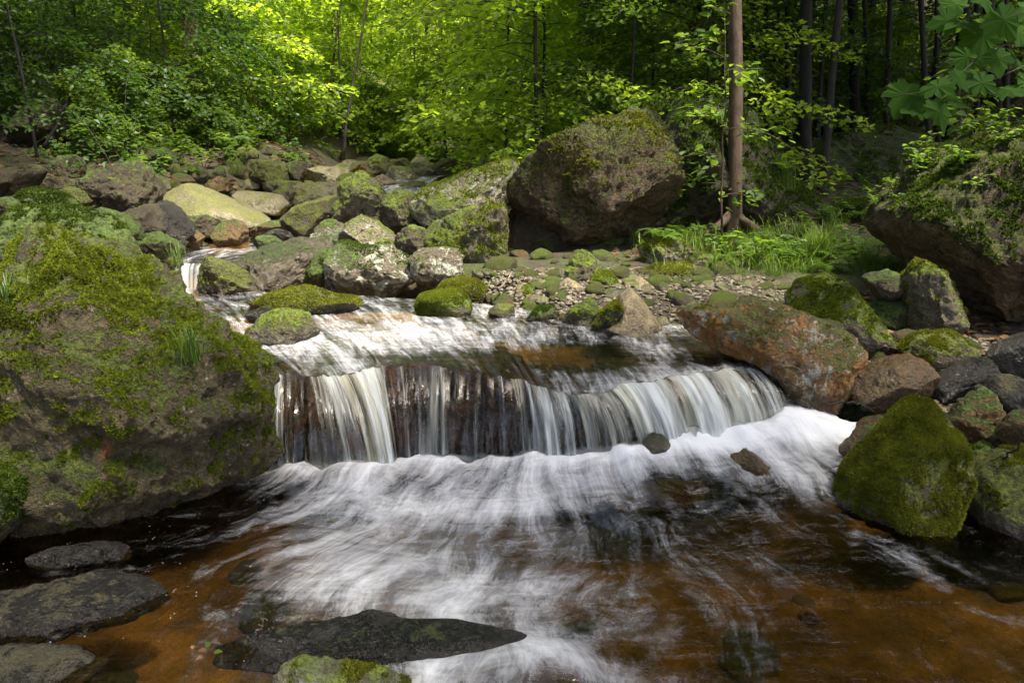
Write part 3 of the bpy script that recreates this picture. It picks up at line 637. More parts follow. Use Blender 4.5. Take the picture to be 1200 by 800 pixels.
rock('reddish stone at the right edge above the smooth mossy boulder', [(1172, 514), (1190, 490), (1225, 480), (1240, 530), (1190, 532)], 3.25, 0.12, 'brown', 36, 5)
rock('narrow reddish stone wedged between the rust rock and the glossy boulder', [(984, 466), (992, 436), (1004, 424), (1012, 434), (1004, 452), (996, 476)], 3.95, 0.08, 'orange', 37, 4)
rock('huge overhanging brown boulder with a mossy back at right', [(1075, 296), (1056, 276), (1048, 252), (1068, 231), (1098, 201), (1126, 180), (1143, 176), (1164, 161), (1200, 148), (1290, 140), (1400, 240), (1400, 420), (1200, 400), (1150, 384), (1112, 352), (1090, 318)], 5.15, 0.95, 'cliff', 38, 7, 'big boulders framing the stream', 'boulder', moss=(26000, 0.020, 0.80, 'g'), ncut=8, rough=0.8, lean=0.30)
# ---- middle distance, behind the upper pool
rock('overhanging brown rock face with a dark cave at its foot', [(590, 246), (594, 222), (608, 196), (636, 174), (668, 150), (690, 141), (730, 136), (770, 134), (806, 150), (818, 210), (806, 270), (770, 300), (720, 304), (684, 298), (652, 294), (630, 272), (612, 258), (594, 254)], 6.95, 0.65, 'cliff', 40, 7, 'big boulders framing the stream', 'boulder', ncut=16, rough=1.1, e=0.6, cut=(0.45, 0.80), lean=-0.22, moss=(14000, 0.018, 0.75, 'o'))
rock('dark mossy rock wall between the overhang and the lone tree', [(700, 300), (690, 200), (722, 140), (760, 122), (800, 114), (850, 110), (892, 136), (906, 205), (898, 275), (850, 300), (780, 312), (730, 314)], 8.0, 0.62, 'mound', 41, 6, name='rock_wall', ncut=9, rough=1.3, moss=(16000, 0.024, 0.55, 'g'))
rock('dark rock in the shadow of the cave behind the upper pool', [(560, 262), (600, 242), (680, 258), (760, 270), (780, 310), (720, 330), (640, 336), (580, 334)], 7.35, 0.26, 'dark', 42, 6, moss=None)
rock('large pale lichen covered boulder behind the upper pool', [(484, 236), (500, 222), (520, 212), (560, 200), (592, 186), (606, 192), (604, 226), (592, 244), (556, 252), (496, 262), (488, 246)], 7.35, 0.55, 'pale', 43, 6, name='boulder', ncut=6, lean=0.5, moss=(5000, 0.016, 1.1, 'y'))
rock('square block with a dark undercut front below the pale lichen boulder', [(494, 262), (516, 256), (560, 243), (590, 239), (594, 264), (593, 290), (586, 320), (572, 332), (548, 326), (500, 304)], 6.6, 0.42, 'patch', 44, 6, name='boulder', moss=(6000, 0.014, 0.75, 'y'), ncut=9, lean=-0.2)
rock('tall pointed brown boulder at the middle of the rock pile', [(389, 250), (397, 218), (408, 208), (422, 200), (437, 212), (451, 230), (452, 264), (424, 268), (392, 264)], 7.5, 0.36, 'patch', 45, 6, ncut=8, moss=(2500, 0.014, 1.0, 'y'))
rock('brown square boulder right of the tall pointed one', [(449, 230), (466, 224), (481, 226), (491, 248), (494, 268), (466, 276), (450, 262)], 7.3, 0.3, 'patch', 46, 6, ncut=7)
rock('mossy speckled rock below the tall pointed boulder', [(365, 280), (372, 264), (386, 256), (402, 264), (400, 284), (386, 296), (370, 291)], 6.75, 0.22, 'lichen', 47, 5)
rock('angular rock with a pale flat top above the white lichen boulder', [(394, 282), (404, 264), (422, 253), (440, 260), (466, 280), (462, 294), (420, 296), (398, 288)], 6.6, 0.26, 'pale', 48, 6, ncut=7)
rock('small brown block beside the undercut block', [(464, 276), (480, 263), (497, 268), (500, 292), (482, 300), (467, 292)], 6.6, 0.2, 'patch', 49, 5)
rock('wide white lichen boulder at the back edge of the upper pool', [(382, 336), (387, 292), (400, 285), (428, 290), (454, 285), (470, 298), (487, 312), (488, 328), (462, 344), (400, 348)], 6.05, 0.34, 'lichen', 50, 6, name='boulder', wl=W1, ncut=7, moss=(4000, 0.012, 0.95, 'g'))
rock('short white topped block right of the wide lichen boulder', [(480, 302), (494, 291), (534, 292), (543, 303), (541, 324), (518, 346), (492, 347), (484, 322)], 6.0, 0.24, 'lichen', 51, 6, wl=W1, ncut=7, moss=(2500, 0.012, 0.95, 'y'))
rock('pinkish wet slab that the stream slides over', [(272, 312), (296, 296), (340, 284), (370, 285), (384, 296), (378, 334), (348, 346), (300, 348), (280, 334)], 6.35, 0.42, 'wet', 52, 6, ncut=5, wl=W1, lean=0.7)
rock('green moss covered corner between the wet slab and the lichen boulder', [(360, 318), (372, 294), (384, 292), (392, 338), (356, 346)], 6.1, 0.18, 'green', 53, 5, wl=W1, moss=(2500, 0.012, 0.5, 'g'))
rock('dark mossy triangular rock right of the small waterfall', [(231, 306), (245, 302), (262, 308), (282, 322), (303, 346), (282, 360), (240, 352), (231, 326)], 5.85, 0.26, 'mossy', 54, 6, wl=W1)
rock('long low moss covered rock lying in the upper pool', [(282, 364), (314, 344), (356, 336), (374, 340), (396, 352), (418, 347), (427, 358), (396, 366), (340, 374), (300, 374)], 5.15, 0.20, 'mossy', 55, 6, wl=W1, ncut=3, moss=(7000, 0.010, 0.35, 'o'))
rock('small box shaped brown rock in the water behind the huge boulder', [(285, 390), (296, 380), (310, 368), (328, 362), (358, 368), (372, 388), (371, 402), (316, 408), (288, 406)], 4.42, 0.16, 'patch', 56, 6, wl=W1, ncut=6, moss=(1800, 0.009, 1.0, 'y'))
rock('dark flat stone just behind the box shaped rock', [(284, 370), (300, 362), (334, 363), (345, 374), (300, 380)], 4.8, 0.10, 'darkwet', 57, 5, wl=-10)
rock('bright green mossy stone shaped like a loaf in the upper pool', [(486, 359), (492, 346), (510, 341), (536, 340), (549, 349), (554, 360), (548, 374), (524, 378), (494, 376)], 5.02, 0.16, 'yellow', 58, 6, wl=W1, ncut=1, rough=0.4, moss=(9000, 0.008, -0.1, 'y'))
rock('olive mossy rounded stone behind the bright green one', [(510, 342), (518, 331), (540, 325), (560, 329), (571, 339), (568, 350), (548, 354), (515, 352)], 5.55, 0.18, 'mossy', 59, 5, wl=W1, ncut=2, rough=0.5, moss=(6000, 0.009, 0.1, 'o'))
rock('triangular grey brown stone before the cave', [(656, 326), (670, 304), (682, 293), (693, 298), (711, 316), (706, 336), (672, 342)], 5.75, 0.17, 'patch', 60, 6)
rock('bright mossy round stone right of the triangular one', [(690, 330), (700, 320), (712, 318), (725, 328), (729, 343), (710, 358), (696, 350)], 5.45, 0.13, 'yellow', 61, 5, ncut=3, moss=(2500, 0.009, 0.5, 'y'))
rock('small dark mossy stone left of the triangular one', [(633, 332), (644, 318), (658, 321), (662, 336), (640, 340)], 6.0, 0.13, 'mossy', 62, 5)
rock('large smooth tan stone at the water line of the gravel bar', [(696, 384), (722, 374), (730, 352), (742, 342), (755, 354), (769, 374), (778, 390), (740, 396), (700, 396)], 4.62, 0.24, 'tan', 63, 6, wl=W1, ncut=6, rough=0.5, lean=0.8)
rock('dark moss clump covered stone left of the smooth tan stone', [(693, 384), (710, 362), (724, 353), (732, 366), (724, 384), (704, 396)], 4.55, 0.10, 'green', 64, 5, wl=W1, moss=(3500, 0.011, 0.2, 'o'))
rock('flat tan slab behind the smooth tan stone', [(731, 330), (754, 329), (773, 340), (772, 356), (756, 360), (739, 348)], 5.35, 0.2, 'tan', 65, 5, lean=0.8)
rock('split yellow mossed stone at the edge of the upper pool', [(656, 380), (670, 362), (692, 349), (707, 364), (700, 390), (672, 392)], 4.75, 0.13, 'yellow', 66, 5, wl=W1, ncut=6)
rock('dark green stone left of the split yellow one', [(616, 376), (632, 360), (650, 359), (655, 374), (640, 386), (622, 384)], 4.85, 0.11, 'green', 67, 5, wl=W1, moss=(2500, 0.009, 0.4, 'g'))
rock('oval mossy stone at the water edge right of the bright green loaf', [(572, 364), (584, 356), (602, 357), (604, 372), (590, 380), (576, 376)], 4.95, 0.1, 'mossy', 68, 5, wl=W1, ncut=2, rough=0.5)
rock('pair of green mossy humps on the stony shore', [(608, 342), (620, 334), (636, 334), (644, 346), (626, 354), (612, 350)], 5.5, 0.12, 'yellow', 69, 5, ncut=2, moss=(2500, 0.009, 0.2, 'y'))
rock('plain grey brown pointed stone on the stony shore', [(646, 344), (666, 325), (683, 338), (684, 350), (656, 354)], 5.4, 0.12, 'tan', 70, 5, ncut=6)
rock('mossy topped square block at the edge of the grass', [(750, 292), (772, 280), (796, 276), (808, 294), (814, 308), (792, 318), (764, 322), (753, 304)], 6.2, 0.26, 'patch', 71, 6, moss=(5000, 0.013, 0.8, 'o'))
rock('low mossy ledge under the square block', [(730, 328), (776, 311), (812, 311), (852, 330), (838, 344), (804, 346), (760, 344)], 5.85, 0.26, 'mossy', 72, 6, ncut=4, moss=(6000, 0.011, 0.6, 'o'))
# ---- left, up the channel
L_ = 'rocks in the shaded left bank'
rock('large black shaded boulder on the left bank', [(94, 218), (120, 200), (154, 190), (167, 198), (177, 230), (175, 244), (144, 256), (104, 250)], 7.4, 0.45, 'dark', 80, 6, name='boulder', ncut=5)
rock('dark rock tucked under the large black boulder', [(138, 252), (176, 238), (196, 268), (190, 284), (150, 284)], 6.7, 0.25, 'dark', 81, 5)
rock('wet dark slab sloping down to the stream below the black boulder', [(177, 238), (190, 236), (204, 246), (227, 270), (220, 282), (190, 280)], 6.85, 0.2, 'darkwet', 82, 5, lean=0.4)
rock('long sunlit pale slab sloping to the right into the channel', [(184, 228), (206, 216), (228, 223), (260, 235), (280, 245), (304, 251), (320, 260), (300, 270), (270, 272), (220, 262), (196, 250)], 8.1, 0.45, 'slope', 83, 6, ncut=3, rough=0.4, lean=0.9)
rock('rounded oblong tan boulder behind the sunlit slab', [(269, 235), (280, 224), (304, 226), (328, 229), (336, 240), (332, 252), (300, 252), (276, 246)], 8.9, 0.35, 'slope', 84, 6, ncut=4, rough=0.5)
rock('big rounded boulder half brown half green beside the channel', [(333, 254), (344, 244), (360, 236), (391, 230), (398, 256), (382, 276), (366, 283), (340, 279)], 7.7, 0.38, 'mossy', 85, 6, ncut=4, rough=0.5)
rock('long flat pale boulder at the back of the channel', [(340, 222), (354, 215), (394, 213), (400, 220), (394, 234), (360, 240), (341, 240)], 9.6, 0.45, 'slope', 86, 6, ncut=4)
rock('mossy lump left of the long flat pale boulder', [(316, 226), (336, 215), (343, 225), (341, 243), (324, 240)], 9.2, 0.25, 'patch', 87, 5)
rock('reddish brown round stone above the sunlit slab', [(243, 216), (256, 207), (267, 213), (270, 224), (256, 230), (245, 224)], 9.3, 0.2, 'brown', 88, 5, ncut=2)
rock('mossy topped dark boulder under the left foliage', [(252, 182), (270, 171), (286, 169), (299, 180), (297, 192), (288, 206), (264, 202)], 10.6, 0.4, 'mossy', 89, 5)
rock('grey green slab leaning beside the mossy topped boulder', [(287, 204), (300, 189), (320, 189), (336, 198), (337, 214), (308, 216)], 10.2, 0.4, 'mossy', 90, 5)
rock('dark square block behind the flat mossy ledge', [(334, 202), (340, 191), (355, 189), (358, 200), (355, 216), (336, 216)], 10.4, 0.28, 'dark', 91, 5)
rock('flat mossy ledge below the leaning slab', [(309, 214), (330, 212), (351, 213), (351, 221), (322, 225), (310, 222)], 9.8, 0.3, 'patch', 92, 5)
rock('brown wet rock at the head of the channel water', [(248, 270), (260, 258), (280, 259), (288, 272), (285, 286), (260, 288)], 7.3, 0.22, 'brown', 93, 5, wl=0.62)
rock('dark slab left of the brown wet rock', [(212, 254), (240, 253), (250, 260), (252, 278), (232, 282), (216, 268)], 7.25, 0.22, 'dark', 94, 5)
rock('low reddish stone in the middle of the channel', [(290, 272), (308, 262), (332, 257), (336, 270), (320, 279), (298, 280)], 7.75, 0.2, 'brown', 95, 5, wl=0.62)
rock('dark wedge stone right of the low reddish one', [(308, 275), (324, 267), (340, 273), (348, 286), (328, 292)], 7.3, 0.16, 'darkwet', 96, 4)
rock('moss capped low stone in the channel', [(292, 288), (304, 276), (320, 277), (333, 287), (312, 296)], 7.0, 0.16, 'green', 97, 4, wl=0.62)
rock('small dark round stone by the small waterfall', [(194, 279), (206, 275), (219, 284), (215, 294), (199, 293)], 6.75, 0.12, 'darkwet', 98, 4)
rock('small brown stone between two dark slabs', [(217, 273), (226, 269), (238, 278), (233, 290), (218, 289)], 7.0, 0.12, 'brown', 99, 4)
rock('long mossy rock behind the top of the huge boulder', [(-40, 254), (0, 247), (56, 243), (84, 244), (104, 252), (124, 262), (150, 280), (160, 300), (140, 320), (40, 320), (-40, 320)], 4.7, 0.35, 'green', 100, 6, moss=(7000, 0.015, 0.6, 'g'))
rock('low dark mossy rock left of the small waterfall', [(96, 250), (112, 245), (132, 251), (158, 268), (160, 284), (126, 280)], 5.7, 0.25, 'green', 101, 5)
rock('mossy edged dark rock at the lip of the small waterfall', [(150, 280), (176, 272), (200, 283), (213, 295), (190, 304), (158, 306)], 6.25, 0.25, 'green', 102, 5, wl=0.62)
rock('hump of green moss in the shade at far left', [(18, 238), (34, 221), (52, 223), (76, 233), (85, 244), (50, 252), (24, 248)], 6.4, 0.3, 'green', 103, 5, moss=(3000, 0.014, 0.5, 'g'))
rock('grey brown round stone right of the green hump', [(62, 228), (80, 220), (92, 225), (101, 237), (86, 250), (68, 244)], 6.9, 0.24, 'mossy', 104, 5, ncut=2)
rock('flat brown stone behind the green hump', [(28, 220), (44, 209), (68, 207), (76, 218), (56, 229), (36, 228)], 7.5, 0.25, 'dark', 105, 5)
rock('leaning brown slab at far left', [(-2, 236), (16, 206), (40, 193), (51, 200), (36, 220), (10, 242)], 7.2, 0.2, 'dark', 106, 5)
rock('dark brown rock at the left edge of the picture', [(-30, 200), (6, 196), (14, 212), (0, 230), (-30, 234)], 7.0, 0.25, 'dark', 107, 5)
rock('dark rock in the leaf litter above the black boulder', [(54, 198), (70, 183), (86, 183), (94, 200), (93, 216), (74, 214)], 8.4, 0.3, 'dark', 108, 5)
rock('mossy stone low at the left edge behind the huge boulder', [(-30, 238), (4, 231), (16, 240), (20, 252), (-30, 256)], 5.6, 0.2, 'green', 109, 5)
rock('slanting moss tan rock right of the black boulder', [(164, 198), (176, 196), (191, 212), (198, 222), (186, 228), (172, 216)], 8.5, 0.22, 'patch', 110, 5)
rock('dark square outcrop in the foliage at upper left', [(16, 150), (34, 118), (62, 116), (68, 150), (60, 172), (24, 176)], 9.6, 0.4, 'dark', 111, 5)
# ---- far up the stream
FS = 'rocks at the far head of the stream'
rock('yellow mossed rock at the far head of the stream', [(425, 194), (440, 181), (454, 185), (458, 194), (448, 206), (430, 204)], 13.5, 0.4, 'patch', 120, 5)
rock('smooth egg shaped boulder standing at the far head of the stream', [(480, 191), (490, 181), (501, 184), (506, 196), (496, 203), (484, 201)], 14.5, 0.35, 'slope', 121, 5, ncut=1, rough=0.3)
rock('broad mossy brown mound of rock left of the egg shaped boulder', [(447, 198), (460, 187), (474, 185), (486, 198), (468, 206)], 14.0, 0.4, 'mossy', 122, 5, ncut=2)
rock('low brown rock left of the yellow mossed far rock', [(407, 197), (414, 190), (426, 190), (428, 202), (410, 206)], 13.0, 0.35, 'brown', 123, 5)
rock('pale mossy rock above the far cascade', [(447, 209), (460, 195), (478, 197), (489, 208), (472, 219), (454, 216)], 12.0, 0.35, 'pale', 124, 5)
rock('mottled rock right of the far cascade', [(483, 204), (496, 195), (509, 200), (506, 210), (490, 210)], 12.8, 0.3, 'pale', 125, 5)
rock('low tan rock left of the far cascade', [(432, 212), (448, 205), (463, 214), (453, 222), (436, 219)], 11.0, 0.3, 'tan', 126, 5)
rock('reddish block with a mossy cap under the leaves in the far right', [(563, 193), (563, 182), (580, 174), (599, 183), (598, 194), (576, 198)], 11.0, 0.35, 'rust', 127, 5)
rock('flat pale ledge at the far left of the stream head', [(353, 200), (376, 195), (400, 197), (410, 206), (390, 215), (356, 215)], 11.6, 0.5, 'slope', 128, 5)
rock('low mottled stone in the middle of the far cascade', [(466, 219), (480, 211), (497, 213), (499, 222), (480, 225)], 10.8, 0.25, 'pale', 129, 4)
rock('long dark low rock above the pale lichen boulder', [(514, 211), (540, 201), (560, 195), (580, 195), (562, 207), (538, 213)], 11.4, 0.35, 'brown', 130, 5)
# ---- the wooded bank at right
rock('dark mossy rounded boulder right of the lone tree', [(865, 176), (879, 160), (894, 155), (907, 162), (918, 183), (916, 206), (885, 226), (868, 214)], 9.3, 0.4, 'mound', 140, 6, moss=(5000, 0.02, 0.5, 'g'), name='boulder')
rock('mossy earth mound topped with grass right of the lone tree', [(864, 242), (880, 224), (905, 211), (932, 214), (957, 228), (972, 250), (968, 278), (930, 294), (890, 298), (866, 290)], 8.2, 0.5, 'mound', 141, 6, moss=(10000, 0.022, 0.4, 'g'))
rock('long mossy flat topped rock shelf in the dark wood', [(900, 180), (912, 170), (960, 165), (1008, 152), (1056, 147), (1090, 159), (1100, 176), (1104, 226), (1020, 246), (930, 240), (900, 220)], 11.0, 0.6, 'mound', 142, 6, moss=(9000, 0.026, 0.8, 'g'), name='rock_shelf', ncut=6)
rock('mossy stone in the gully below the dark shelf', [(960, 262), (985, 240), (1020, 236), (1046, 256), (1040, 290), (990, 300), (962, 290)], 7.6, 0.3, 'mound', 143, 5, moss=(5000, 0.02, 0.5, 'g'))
# ---- stones filling the banks: nothing tells them apart
rs = np.random.RandomState(5)
PEB = []
for i in range(6):
    C, V, T = rock_shape([(math.cos(a)*(1+.25*rs.normal()*.4), math.sin(a)*(.62+.1*rs.normal())) for a in np.linspace(0, 2*math.pi, 9)[:-1]], 0.75, 300+i, 3, ncut=5, rough=1.0)
    PEB.append((V, T))
pmesh = {}
def stone_mesh(i, mat):
    if (i, mat) not in pmesh: pmesh[(i, mat)] = mesh_np('stone', PEB[i][0], PEB[i][1], RM[mat])
    return pmesh[(i, mat)]
def scatter(n, xy, size, mats, label, group, name='stone', cat='stone', sink=0.25, wl=-10.0):
    for j in range(n):
        x, y = xy(); s = size()
        o = obj(name, stone_mesh(rs.randint(6), mats[rs.randint(len(mats))]), None, (x, y, gz(x, y)+s*(0.6-sink-0.3)), (rs.normal()*.25, rs.normal()*.25, rs.uniform(0, 6.28)), (s, s, s*rs.uniform(.75, 1.1)))
        o['wl'] = wl; tag(o, label, cat, group)
def bar():
    while True:
        y = rs.uniform(4.5, 6.0); x = rs.uniform(-0.3, 2.0)
        q = np.interp(y, _ky, _xr)
        if x > q-0.05 and y < 6.1-0.25*max(x, 0): return x, y
scatter(250, bar, lambda: 0.018+0.045*rs.rand()**2.2, ['tan', 'tan', 'pale', 'brown', 'slope'], 'small tan pebble on the gravel bar behind the slanting rust rock', 'pebbles on the gravel bar', 'pebble', 'pebble', 0.2)
def shore():
    y = rs.uniform(4.75, 5.9); return np.interp(y, _ky, _xr)+rs.uniform(-0.12, 0.55), y
scatter(46, shore, lambda: 0.04+0.06*rs.rand()**1.5, ['patch', 'tan', 'mossy', 'yellow', 'brown'], 'fist sized stone on the stony shore between the upper pool and the cave', 'stones on the shore of the upper pool')
scatter(44, lambda: (rs.uniform(-0.5, 1.9), rs.uniform(5.3, 6.9)), lambda: 0.05+0.10*rs.rand()**1.6, ['patch', 'yellow', 'mossy', 'brown', 'mossy'], 'cobble on the damp ground between the cave and the grass', 'cobbles before the cave', 'cobble', 'stone')
scatter(26, bar, lambda: 0.05+0.06*rs.rand(), ['patch', 'yellow', 'pale', 'mossy'], 'larger cobble lying among the pebbles of the gravel bar', 'cobbles on the gravel bar', 'cobble', 'stone')
def rbank():
    y = rs.uniform(3.0, 4.5); return rs.uniform(1.75, 3.4)+0.0*(y-3), y
scatter(52, rbank, lambda: 0.03+0.10*rs.rand()**1.6, ['brown', 'flat', 'mossy', 'brown', 'green'], 'stone in the jumble of rocks on the right bank by the pool', 'stones in the right bank jumble')
def lbank():
    y = rs.uniform(6.5, 12.5); return np.interp(y, _ky, _xl)-abs(rs.normal())*1.3+0.2, y
scatter(92, lbank, lambda: 0.07+0.20*rs.rand()**2, ['green', 'mossy', 'dark', 'brown', 'patch'], 'mossy stone in the tumbled rocks along the shaded left bank', 'stones along the left bank', sink=0.2)
def chan():
    y = rs.uniform(8.2, 17); a, b = np.interp(y, _ky, _xl), np.interp(y, _ky, _xr); return rs.uniform(a-.3, b+.5), y
scatter(105, chan, lambda: 0.10+0.24*rs.rand()**2, ['slope', 'patch', 'pale', 'mossy', 'brown', 'tan'], 'stone in the boulder strewn bed far up the stream', 'stones in the upper stream bed', sink=0.1)
scatter(44, lambda: (rs.uniform(-2.0, 2.9), rs.uniform(1.2, 3.2)), lambda: 0.05+0.11*rs.rand()**1.5, ['brown', 'tan', 'orange', 'mossy'], 'stone lying on the bed of the brown pool under the water', 'stones on the pool bed', sink=0.35)
# gravel between them: too many to count
mb = MB(); n0, T0 = ico(1)
for j in range(5200):
    u = rs.rand()
    if u < 0.55: x, y = bar(); s = 0.007+0.014*rs.rand()**2
    elif u < 0.72: x, y = shore(); s = 0.010+0.016*rs.rand()
    else: x, y = rbank(); s = 0.010+0.020*rs.rand()
    A_ = Matrix.Rotation(rs.uniform(0, 6.28), 3, 'Z')
    V = n0*np.array((s*rs.uniform(.8, 1.5), s, s*.6))*(1+.25*rs.normal(size=(len(n0), 1)))
    V = V@np.array(A_)+np.array((x, y, gz(x, y)+s*.25)) if j % 1 == 0 else V
    mb.add(V, T0, rs.rand())
k = NT('gravel')
t = k.attr('tint').outputs['Fac']
c = k.ramp(t, [(0.0, (0.045, 0.038, 0.025)), (0.4, (0.14, 0.115, 0.075)), (0.75, (0.25, 0.215, 0.15)), (1.0, (0.10, 0.075, 0.045))])
n = k.noise(k.n('TexCoord').outputs['Object'], 90.0, 4, 0.7)
M_gravel = k.surf(k.n('BsdfPrincipled', {'Base Color': k.mix(n, k.mix(0.6, c, (0, 0, 0)), c), 'Roughness': 0.8}).outputs[0])
g = obj('gravel', mb.mesh('gravel', M_gravel, False)); g['kind'] = 'stuff'; g['label'] = 'fine tan gravel between the stones of the banks'
# ================================================================== PLANTS
LM = {'bright': leaf_mat('leaf_yellow_green', ((0.085, 0.165, 0.014), (0.19, 0.26, 0.022)), ((0.27, 0.48, 0.02), (0.58, 0.72, 0.035)), 0.62),
      'mid': leaf_mat('leaf_mid_green', ((0.045, 0.10, 0.014), (0.105, 0.175, 0.022)), ((0.10, 0.23, 0.014), (0.30, 0.42, 0.025)), 0.52),
      'deep': leaf_mat('leaf_deep_green', ((0.020, 0.055, 0.012), (0.055, 0.105, 0.020)), ((0.035, 0.11, 0.012), (0.12, 0.22, 0.022)), 0.45),
      'maple': leaf_mat('maple_green', ((0.022, 0.062, 0.014), (0.052, 0.11, 0.020)), ((0.07, 0.19, 0.014), (0.20, 0.34, 0.02)), 0.5, 0.7, 0.05),
      'fern': leaf_mat('fern_green', ((0.035, 0.09, 0.010), (0.10, 0.18, 0.018)), ((0.06, 0.16, 0.01), (0.22, 0.36, 0.02)), 0.45),
      'grass': leaf_mat('grass_green', ((0.035, 0.085, 0.010), (0.13, 0.19, 0.022)), ((0.06, 0.15, 0.01), (0.26, 0.36, 0.03)), 0.4),
      'litter': leaf_mat('dead_leaves', ((0.055, 0.030, 0.014), (0.21, 0.125, 0.062)), ((0.05, 0.03, 0.01), (0.18, 0.10, 0.04)), 0.15, 0.8, 0.2)}
BM = {'dark': bark_mat('bark_dark', (0.006, 0.005, 0.004), (0.022, 0.017, 0.012), 0.25), 'brown': bark_mat('bark_brown', (0.030, 0.019, 0.010), (0.095, 0.060, 0.032), 0.3, (7, 7, 3.0)),
      'grey': bark_mat('bark_grey', (0.035, 0.030, 0.024), (0.12, 0.10, 0.08), 0.2), 'pink': bark_mat('bark_reddish', (0.09, 0.055, 0.042), (0.26, 0.18, 0.14), 0.0)}
def leaves_arrays(pos, axis, nrm, size, tint, kind='oval'):
    """two-sided folded leaves: pos base (n,3), axis unit, nrm unit, size (n,)"""
    n = len(pos); side = np.cross(nrm, axis); side /= np.linalg.norm(side, axis=1)[:, None]+1e-9
    up = np.cross(axis, side); s = size[:, None]
    if kind == 'oval':
        L = [(0, 0, 0), (.30, -.30, .06), (.68, -.24, .05), (1, 0, -.08), (.68, .24, .05), (.30, .30, .06)]
        T = np.array([[0, 1, 2], [0, 2, 3], [0, 3, 4], [0, 4, 5]])
    else:
        L = [(0, 0, 0), (.42, -.36, .07), (1, 0, -.05), (.42, .36, .07)]
        T = np.array([[0, 1, 2], [0, 2, 3]])
    V = np.stack([pos+s*(a*axis+b*side+c*up) for a, b, c in L], 1)
    m = len(L); Fc = (np.arange(n)[:, None, None]*m+T[None]).reshape(-1, 3)
    return V.reshape(-1, 3), Fc, np.repeat(tint, m)
def unit(v): return v/(np.linalg.norm(v, axis=-1, keepdims=True)+1e-9)
def grow(seed, H, r0, zlo, nsp, Lmax, leaf, lpm, kind='diamond', lean=(0, 0), az=None, droop=0.35, wob=0.12, k=7, top=True, limb=True, power=0.9):
    """a tree: (trunk mesh arrays, leaf arrays). Sprays of leaves lie in flat layers along the limbs."""
    rs = np.random.RandomState(seed)
    tz = np.linspace(-0.35, H, 12); f = np.clip(tz/H, 0, 1)
    tp = np.stack([lean[0]*f+wob*np.cumsum(rs.normal(size=12))*0.35*f, lean[1]*f+wob*np.cumsum(rs.normal(size=12))*0.35*f, tz], -1)
    tr = r0*(1-0.80*f)+0.35*r0*np.exp(-np.clip(tz, 0, 9)/0.18)
    mb = MB(); V, T = tube(tp, tr, k, 0.12, seed); mb.add(V, T)
    lv = MB()
    for i in range(nsp):
        h = zlo+(H*0.99-zlo)*((i+rs.rand())/nsp)**power; fh = (h-zlo)/(H-zlo)
        a = rs.uniform(0, 2*math.pi) if az is None else az[0]+rs.normal()*az[1]
        L = Lmax*(1.0-0.62*fh)*rs.uniform(0.55, 1.1); up0 = rs.uniform(0.05, 0.5)+0.35*fh
        t = np.linspace(0, 1, 6); o = np.array([np.interp(h, tz, tp[:, q]) for q in range(3)])
        d = np.array((math.cos(a), math.sin(a), 0)); sd = np.array((-d[1], d[0], 0))
        bp = o+L*t[:, None]*d+np.array((0, 0, 1))*(L*(up0*t-(droop+0.25*rs.rand())*t*t))[:, None]+sd*(L*0.12*rs.normal()*t*t)[:, None]
        if limb:
            V, T = tube(bp, np.maximum(r0*0.30*(1-fh*0.6)*(1-0.85*t), 0.004), 4); mb.add(V, T)
        n = int(lpm*L*rs.uniform(.7, 1.2))+4
        u = 0.12+0.88*rs.rand(n)**0.75; lat = rs.uniform(-1, 1, n)*L*0.42*(1.12-u)**0.6
        nt = max(3, int(L*7)); u = np.where(rs.rand(n) < 0.65, (np.floor(u*nt)+rs.normal(size=n)*0.12)/nt, u)   # gather the leaves on side twigs
        c = np.stack([np.interp(u, t, bp[:, q]) for q in range(3)], -1)
        p = c+lat[:, None]*(sd*0.92+d*0.45*np.sign(lat)[:, None]*0.6)+np.array((0, 0, 1))*(rs.normal(size=n)*0.045-0.20*np.abs(lat))[:, None]
        ax = unit(d*0.7+sd*np.sign(lat)[:, None]*0.8+rs.normal(size=(n, 3))*0.40+np.array((0, 0, -0.18)))
        nr = unit(np.array((0, 0, 1.0))+rs.normal(size=(n, 3))*0.42+d*0.12)
        tint = np.clip(rs.uniform(0.15, 0.85)*0.5+rs.rand(n)*0.6, 0, 1)
        V, T, A = leaves_arrays(p, ax, nr, leaf*(0.6+0.6*rs.rand(n)), tint, kind); lv.add(V, T, A)
    return mb, lv
def tree_proto(seed, lm, bm, trunk_name='trunk', **kw):
    mb, lv = grow(seed, **kw)
    return (mb.mesh('trunk', BM[bm]), lv.mesh('crown', LM[lm], False))
def plant_tree(proto, loc, label, name='tree', cat='tree', group=None, rz=0.0, s=1.0, crown_mat=None):
    t = thing(name, label, cat, loc, rz, group); t.scale = (s, s, s)
    obj('trunk', proto[0], t); obj('crown', proto[1], t)
    return t
rs = np.random.RandomState(21)
